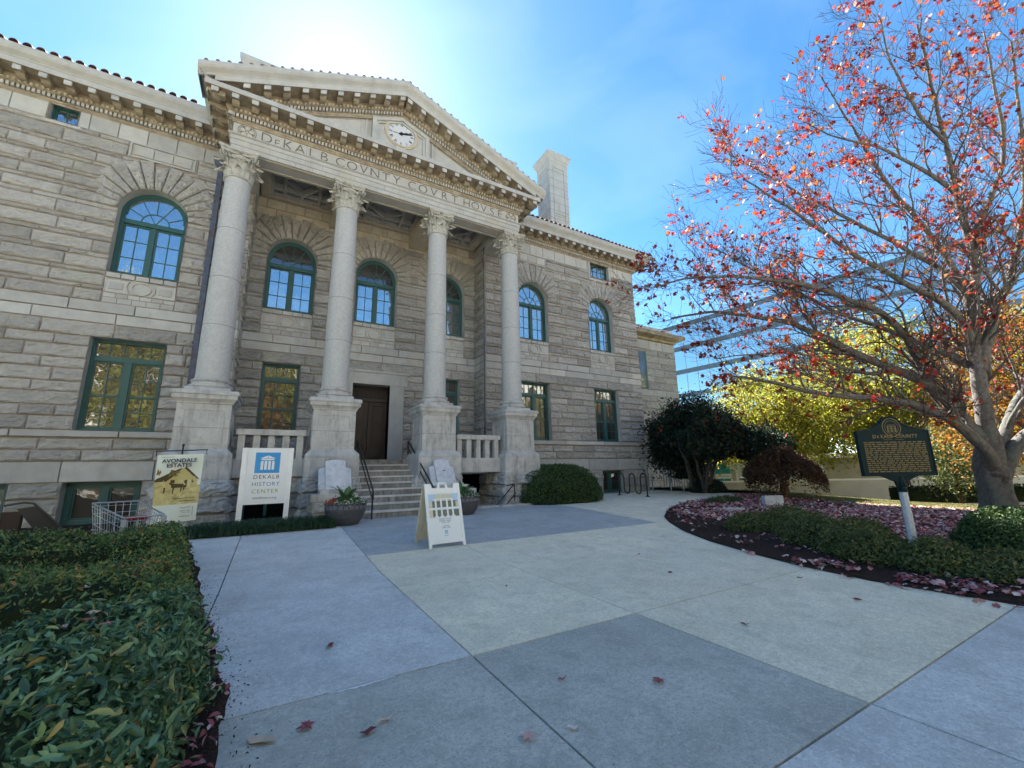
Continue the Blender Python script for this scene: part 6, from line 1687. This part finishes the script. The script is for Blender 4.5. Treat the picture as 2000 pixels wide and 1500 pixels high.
# security camera pipe, ramp rail, small iron fence
SP = empty('camera_post', (15.46, -.12, -1.1), 'pale conduit pipe with a white security camera at the courthouse corner', 'security camera')
mb = MB(); mb.bar((15.44, -.12, -1.1), (15.44, -.12, 1.42), .028, 8); mb.build('pipe', m_steel, SP)
mb = MB(); mb.bar((15.38, -.16, 1.46), (15.85, -.26, 1.47), .075, 12, .065); mb.bar((15.85, -.26, 1.47), (15.87, -.264, 1.47), .07, 12, .04); mb.build('camera_housing', m_white, SP)
RP = empty('ramp_handrail', (15.8, -1.0, -1.1), 'short pale sloping handrail between the bike rack and the iron fence', 'handrail')
mb = MB(); mb.tube([(15.55, -.5, -.25), (15.75, -.8, -.36), (16.1, -1.25, -.78), (16.12, -1.28, -1.1)], .035, 8); mb.build('rail', m_steel, RP)
mb = MB(); mb.bar((15.8, -.85, -.4), (15.8, -.85, -1.1), .028); mb.build('post', m_steel, RP)
IF = empty('iron_fence', (17, -.6, -1.1), 'low black iron fence in the shade behind the leaning evergreen', 'fence')
mb = MB(); mb.bar((15.9, -.4, -.15), (18.6, -.8, -.2), .02); mb.bar((15.9, -.4, -.95), (18.6, -.8, -.98), .02); mb.build('rail', m_iron, IF)
for k in range(19):
    x = 15.9+.15*k; mb = MB(); mb.bar((x, -.4-.148*(x-15.9), -1.1), (x, -.4-.148*(x-15.9), -.10), .012, 6); mb.build('picket', m_iron, IF)
AR = empty('area_handrail', (6.2, -2.3, -1.1), 'thin black handrail slanting down to the dark opening beside the dome bush', 'handrail')
mb = MB(); mb.tube([(6.02, -2.35, -1.12), (6.72, -2.3, -.45), (6.48, -2.25, -.50)], .018, 7); mb.build('rail', m_iron, AR)
mb = MB(); mb.bar((6.35, -2.35, -1.12), (6.80, -2.3, -.72), .016); mb.build('lower_rail', m_iron, AR)
mb = MB(); mb.bar((6.74, -2.3, -.47), (6.74, -2.3, -1.12), .016); mb.build('post', m_iron, AR)

# wire cart
CT = empty('wire_cart', (-1.95, -5.2, -1.2), 'galvanised wire cart standing behind the clipped hedge', 'cart')
TL, TR_, BR_, BL = Vector((-2.48, -4.72, -.40)), Vector((-1.95, -4.55, -.40)), Vector((-1.39, -5.68, -.57)), Vector((-1.80, -5.88, -.58))
cn = [TL, TR_, BR_, BL]; cen = sum(cn, Vector())/4; low = [cen.lerp(p, .84) + Vector((0, 0, -.44)) for p in cn]
mb = MB()
for i in range(4): mb.bar(cn[i], cn[(i+1) % 4], .012, 8); mb.bar(cn[i]+Vector((0, 0, -.05)), cn[(i+1) % 4]+Vector((0, 0, -.05)), .005, 6)
mb.build('rim', m_steel, CT)
for i in range(4):
    j = (i+1) % 4; mb = MB(); n_ = 13 if i in (1, 3) else 7
    for k in range(n_): t = k/(n_-1); mb.bar(cn[i].lerp(cn[j], t), low[i].lerp(low[j], t), .0045, 5)
    for t in (.35, .7, 1): mb.bar(cn[i].lerp(low[i], t), cn[j].lerp(low[j], t), .005, 5)
    mb.build('wire_side', m_steel, CT)
mb = MB()
for k in range(9): t = k/8; mb.bar(low[0].lerp(low[1], t), low[3].lerp(low[2], t), .005, 5)
mb.build('wire_floor', m_steel, CT)
for p in (BR_, BL):
    mb = MB(); mb.box(p.x-.03, p.x+.03, p.y-.02, p.y+.02, p.z-.62, p.z-.02); mb.build('corner_post', m_pole, CT)
for k, p in enumerate(low):
    mb = MB(); c = p + Vector((0, 0, -.10)); mb.bar(c+Vector((-.015, 0, 0)), c+Vector((.015, 0, 0)), .055, 14); mb.bar(p, c, .01, 6); mb.build('caster', m_iron, CT)
mb = MB(); c = cen+Vector((.05, .18, -.16)); mb.tube([c+Vector((-.14, .04, 0)), c+Vector((.14, -.02, .01))], .035, 8); mb.build('grip', m_red, CT)
# black sloping rail panel
mb = MB(); FK = lambda u, v, d: (u, -3.3-d, v)
mb.prism([(-3.80, -.50), (-3.58, -.47), (-2.98, -1.12), (-3.36, -1.12)], -.04, .04, FK)
SPn = empty('stair_rail_panel', (-3.4, -3.3, -1.1), 'black sloping rail panel in front of the far left basement window', 'railing'); mb.build('panel', m_iron, SPn)
mb = MB(); mb.tube([(-3.95, -3.36, -.44), (-3.72, -3.36, -.40), (-3.60, -3.36, -.42), (-3.0, -3.36, -1.06)], .018, 7); mb.build('handrail', m_iron, SPn)
mb = MB(); mb.box(-3.98, -3.74, -3.32, -3.22, -1.15, -.55); mb.build('post', m_door, SPn)
# downspout
DS = empty('downspout', (-2.17, -.1, 2.4), 'blue grey copper downspout with leader head left of the first column', 'downspout')
mb = MB(); mb.box(-2.24, -2.11, -.20, -.08, -1.0, 9.1); pz = mb.build('pipe', m_copper, DS)
mb = MB()
for z in (1.2, 3.6, 6.0, 8.2): mb.box(-2.265, -2.085, -.215, -.055, z, z+.05)
sub(mb, 'strap', m_copper, pz)
mb = MB(); mb.stack([(-.06, 9.08), (.0, 9.22), (.07, 9.34), (.09, 9.36), (.09, 9.44), (.0, 9.45)], -2.27, -2.09, -.24, -.07); mb.build('leader_head', m_copper, DS)
mb = MB(); mb.tube([(6.62, -.2, 8.75), (6.5, -.7, 8.62), (6.62, -.35, 8.45), (6.76, -.09, 8.3), (6.78, -.09, 4.0), (6.78, -.09, .5)], .022, 7)
tag(mb.build('rain_pipe', m_copper), 'thin dark pipe running down the inner wall corner behind the fourth column', 'pipe')

# stray leaves, one by one
stray = [(.49, -10.28, 0, .10, 'dark red leaf lying on the pale slab left of centre', .1), (.06, -11.33, 1, .13, 'cream oval leaf lying near the mulch at the bottom left', .98), (.26, -11.32, 2, .10, 'pink star shaped leaf next to the cream oval leaf', .35), (.53, -11.54, 0, .09, 'dark crimson leaf on the grey slab', .05),
 (.63, -11.48, 1, .07, 'small white leaf right of the dark crimson leaf', .95), (1.2, -12.0, 2, .09, 'yellowish curled leaf near the bottom joint crossing', .75), (1.43, -12.06, 0, .07, 'pale leaf right of the joint at the bottom', .85), (2.17, -11.96, 2, .08, 'pink leaf on the right half of the near grey slab', .4), (1.68, -11.63, 0, .06, 'tiny pinkish leaf near the joint crossing', .5),
 (3.5, -11.7, 0, .07, 'dark leaf on the tan slab at the right', .1), (5.0, -11.9, 2, .08, 'crimson leaf on the tan slab near the right bed edge', .2), (5.4, -11.2, 0, .07, 'reddish leaf close to the right bed edge', .25), (4.4, -10.2, 2, .07, 'small red leaf in the middle of the tan walk', .2), (4.9, -9.2, 0, .07, 'brown leaf further up the tan walk', .1), (2.4, -9.6, 0, .05, 'tiny dark leaf on the tan slab below the folding sign', .1)]
stray = [q + (None,) for q in stray] + [(-1.99, -6.3, 1, .11, 'tan oval leaf resting on top of the clipped hedge', .8, .53), (-1.27, -7.0, 0, .10, 'rusty red leaf resting on the corner of the clipped hedge', .2, .53),
 (-.85, -10.48, 2, .07, 'palest of the pink leaves clustered on the leafy border', .9, .52), (-.82, -10.64, 2, .07, 'deep pink leaf in the cluster on the leafy border', .42, .52), (-.90, -10.72, 0, .06, 'lilac pink leaf at the lower side of the cluster on the leafy border', .65, .52), (-.72, -10.79, 2, .06, 'small pink leaf right of the cluster on the leafy border', .6, .52),
 (-1.13, -9.56, 0, .07, 'white leaf lying above the pink cluster on the left planting', .98, .50), (-.95, -11.15, 1, .13, 'long curled tan leaf lying over the broad leaves on the left', .78, .52)]
lm = {}
for x, y, kind, sz, lab, tt, up in stray:
    shp = [(.0, .5), (.16, .2), (.18, -.1), (.0, -.5), (-.18, -.1), (-.16, .2)] if kind < 2 else [(0, .5), (.1, .2), (.4, .28), (.2, 0), (.36, -.3), (.08, -.2), (0, -.5), (-.08, -.2), (-.36, -.3), (-.2, 0), (-.4, .28), (-.1, .2)]
    a = random.uniform(0, 2*PI); mb = MB(); n = len(shp); ca, sa = math.cos(a), math.sin(a); z = gz(x, y)+(up or .008)
    P = [(x + sz*(u*ca - v*sa)*(1.6 if kind == 1 else 1.1), y + sz*(u*sa + v*ca)*1.1, z + (.012 if k % 2 else .002) + .012*abs(v)) for k, (u, v) in enumerate(shp)]
    mb.add(P + [(x, y, z)], [(k, (k+1) % n, n) for k in range(n)], tt)
    tag(mb.build('fallen_leaf', m_litter), lab, 'leaf', 'stray leaves on the walk' if up is None else 'stray leaves on the hedges')

mb = MB(); rnd = random.Random(12); pts = []
for i in range(26): t = i/25; pts.append((.40+.40*t, -11.012 - (.012+.05*abs(noise.noise((t*9, 0, 0))))*(.2+.8*math.sin(PI*t))))
for i in range(25): mb.add([(pts[i][0], -11.010, -1.2965), (pts[i+1][0], -11.010, -1.2965), (pts[i+1][0], pts[i+1][1], -1.2965), (pts[i][0], pts[i][1], -1.2965)], [(0, 3, 2, 1)])
tag(mb.build('pavement_paint_scuff', m_white), kind='structure')
# ================================================================ BEYOND THE LAWN
rx, ry = math.cos(yaw), -math.sin(yaw)
ST = empty('storefront', (28.6, 5.4, -2.3), 'pale storefront with teal double door and teal sign panel beyond the lawn', 'building')
FS = lambda u, v, d: (28.44+u*rx - d*math.sin(yaw)*1.0, 5.53+u*ry - d*math.cos(yaw), -2.35+v)
def stf(name, rects, m, d0, d1, par=ST):
    mb = MB()
    for a, b, c, e in rects: mb.prism([(a, c), (b, c), (b, e), (a, e)], d0, d1, FS)
    return mb.build(name, m, par)
m_spand = mat('spandrel_panel', (.10, .14, .19), .5, .4)
m_palew = mat('pale_blue_panel', (.50, .60, .62), .5, .4, var=.08, scale=2)
stf('wall', [(-6, 8, 0, 6.0)], m_palew, -4, 0); stf('teal_panel', [(-.02, 1.06, 1.75, 3.4)], m_teal, 0, .03)
stf('door', [(.05, .53, .1, 1.4), (.56, 1.04, .1, 1.4)], m_teal, 0, .05)
stf('door_frame', [(-.05, .05, 0, 1.7), (1.04, 1.14, 0, 1.7), (-.05, 1.14, 1.62, 1.74), (.53, .56, .1, 1.4), (.05, 1.04, 1.4, 1.5), (1.45, 1.6, 0, 2.0), (2.3, 2.42, 0, 2.0)], m_white, 0, .07)
stf('window', [(1.65, 2.28, .5, 1.5), (-2.0, -.9, .9, 3.2), (-3.4, -2.2, .9, 3.2)], m_tower, 0, .03)
stf('brick_pier', [(1.14, 1.45, 0, 2.0), (2.42, 2.75, 0, 2.0)], m_brick, 0, .05)
text('lettering', 'CLARITY', .20, m_white, ST, Matrix.Translation(FS(.52, 2.62, .04)) @ Matrix.Rotation(-yaw, 4, 'Z') @ Matrix.Rotation(PI/2, 4, 'X'), 'CENTER', .004, .002, 1.1, local=False)
# office tower
TW = empty('office_tower', (51, 10, -3), 'long blue glass office block with grey bands rising behind the trees', 'building')
a_, b_ = Vector((46.5, 38, 0)), Vector((57.6, -34, 0)); td = (b_-a_).normalized(); tl = (b_-a_).length; tn = Vector((-td.y, td.x, 0)); tn = -tn if tn.x > 0 else tn
FTW = lambda u, v, d: (a_.x + td.x*u + tn.x*d, a_.y + td.y*u + tn.y*d, v)
mb = MB(); mb.prism([(0, -3.2), (tl, -3.2), (tl, 19.6), (0, 19.6)], -22, 0, FTW); tw_ = mb.build('glass_wall', m_tower, TW)
mb = MB()
for k in range(7): z = -.4 + 3.35*k; mb.prism([(0, z-.30), (tl, z-.30), (tl, z+.30), (0, z+.30)], -.1, .12, FTW)
mb.build('spandrel_band', m_spand, TW)
mb = MB()
for k in range(int(tl/1.6)): mb.prism([(k*1.6-.03, -3), (k*1.6+.03, -3), (k*1.6+.03, 19.6), (k*1.6-.03, 19.6)], -.05, .05, FTW)
mb.build('mullion', m_pole, TW)
# parking structure
PG = empty('parking_structure', (42, -2.5, -3), 'low olive concrete parking structure with a white railing behind the maple trunk', 'building')
FG = lambda u, v, d: (38.0+u*rx - d*math.sin(yaw), -1.2+u*ry - d*math.cos(yaw), -3.1+v)
def pg(name, rects, m, d0, d1):
    mb = MB()
    for a, b, c, e in rects: mb.prism([(a, c), (b, c), (b, e), (a, e)], d0, d1, FG)
    mb.build(name, m, PG)
pg('wall', [(-14, 30, 0, 1.9)], m_brick, -6, 0); pg('upper_wall', [(-14, 30, 1.9, 3.5)], m_shadewall, -6, -1.2); pg('deck_edge', [(-14, 30, 3.5, 3.8)], m_white, -6, .1); pg('coping', [(-14, 30, 1.9, 1.98)], m_white, -1.19, .05)
pg('railing', [(0, 30, 4.75, 4.83), (0, 30, 4.25, 4.30)] + [(k*1.6, k*1.6+.08, 3.8, 4.75) for k in range(18)], m_white, -.1, -.04)
# low dark hedge
def hedge_row():
    t = empty('low_hedge', (31, -7.5, gz(31, -7.5)), 'low dark clipped hedge along the far side of the lawn', 'hedge')
    o_ = Vector((29.5, -4.3, 0)); dd = Vector((rx, ry, 0)); n = 7000; u = U(n, 0, 14); v = U(n, -.5, .5); h = U(n)**.6*.75
    P = np.stack([o_.x + dd.x*u - dd.y*v, o_.y + dd.y*u + dd.x*v, -2.05+h], 1); leaves('leaves', P, U(n, .1, .18), m_lf_dark, U(n, 0, .9), t)
    mb = MB(); Fh = lambda u, v, d: (o_.x+dd.x*u-dd.y*d, o_.y+dd.y*u+dd.x*d, v); mb.prism([(0, -2.2), (14, -2.2), (14, -1.38), (0, -1.38)], -.42, .42, Fh); mb.build('shade_core', m_shrubcore, t)  # dark solid inside the hedge stands for its inner shade
hedge_row()
leafy_tree('understory_tree', 'dark green bush tree below the tall yellow trees left of the maple trunk', (26.8, -7.4, gz(26.8, -7.4)), [((26.8, -7.4, .1), (1.7, 1.3, 1.6))], 5000, .13, m_lf_olive, m_brownbark, .1, clumps=40, cl=.25)

# unseen plaza and buildings, added to bounce sun on the front; show in panes
m_plaza = mat('pale_plaza_paving', (.66, .63, .57), .9, .2, var=.08, scale=.6)
mb = MB(); mb.add([(-60, -90, -1.33), (90, -90, -1.33), (90, -18, -1.33), (-60, -18, -1.33)], [(0, 1, 2, 3)]); tag(mb.build('bounce_plaza', m_plaza), kind='structure')
m_opp = mat('pale_stucco', (.80, .77, .70), .9, .2, var=.1, scale=2)
for k, (x0, x1, y, h, lb) in enumerate([(-40, -13, -35, 16.6, 'unseen pale four storey block added for bounce light to the left behind the camera'), (-11, 24, -33.5, 15.9, 'unseen tall pale block added for bounce light facing the portico'), (26, 75, -35, 16.6, 'unseen long pale block added for bounce light facing the right wing')]):
    t = empty('bounce_block', ((x0+x1)/2, y-6, -1.35), lb, 'building', 'unseen blocks added for bounce light')
    mb = MB(); mb.box(x0, x1, y-12, y, -1.35, h); mb.build('wall', m_opp, t)
    mb = MB(); mb.box(x0-.3, x1+.3, y-12, y+.4, h, h+.7); mb.build('cornice', m_plaza, t)
    for i in range(int((x1-x0)/4)):
        for j in range(int(h/3.5)):
            mb = MB(); mb.box(x0+1+4*i, x0+3+4*i, y-.1, y+.04, .2+3.5*j, 2.2+3.5*j)
            if i == 0 and j == 0: w0 = mb.build('window', m_glassdk, t)
            else: mb.build('window', m_glassdk, t)

# trees across the street behind the camera (seen in the window reflections)
for k, (x, y, h, rr, mt_, lb) in enumerate([(-17.5, -28, 12.0, 4.6, m_lf_yel, 'yellow street tree furthest left in the window reflections'), (-11.5, -28, 16.0, 2.9, m_lf_yel, 'tallest yellow street tree whose top shows in the first arched window'), (-4, -29, 10.5, 3.8, m_lf_orange, 'orange street tree reflected in the left ground floor window'),
        (4, -28, 11.0, 3.9, m_lf_yel, 'yellow street tree reflected beside the entrance door'), (-.3, -31, 12.0, 3.2, m_lf_yel, 'slim yellow street tree reflected in the porch window by the balustrade'), (12, -29, 10.5, 3.9, m_lf_yel, 'broad yellow street tree across from the portico'), (21, -29, 10.3, 3.9, m_lf_orange, 'orange street tree across from the right wing'), (30, -28, 10.5, 3.9, m_lf_yel, 'yellow street tree reflected in the right wing'), (40, -30, 10.5, 4.1, m_lf_yel, 'furthest right street tree across the road')]):
    leafy_tree('street_tree', lb, (x, y, -1.35), [((x, y, h-rr*1.0), (rr, rr*.9, rr)), ((x+1, y+.5, h*.42), (rr*.95, rr*.85, h*.36))], 4200, .55, mt_, m_brownbark, .3, 'tree', 'street trees across from the courthouse', clumps=60, cl=.26)
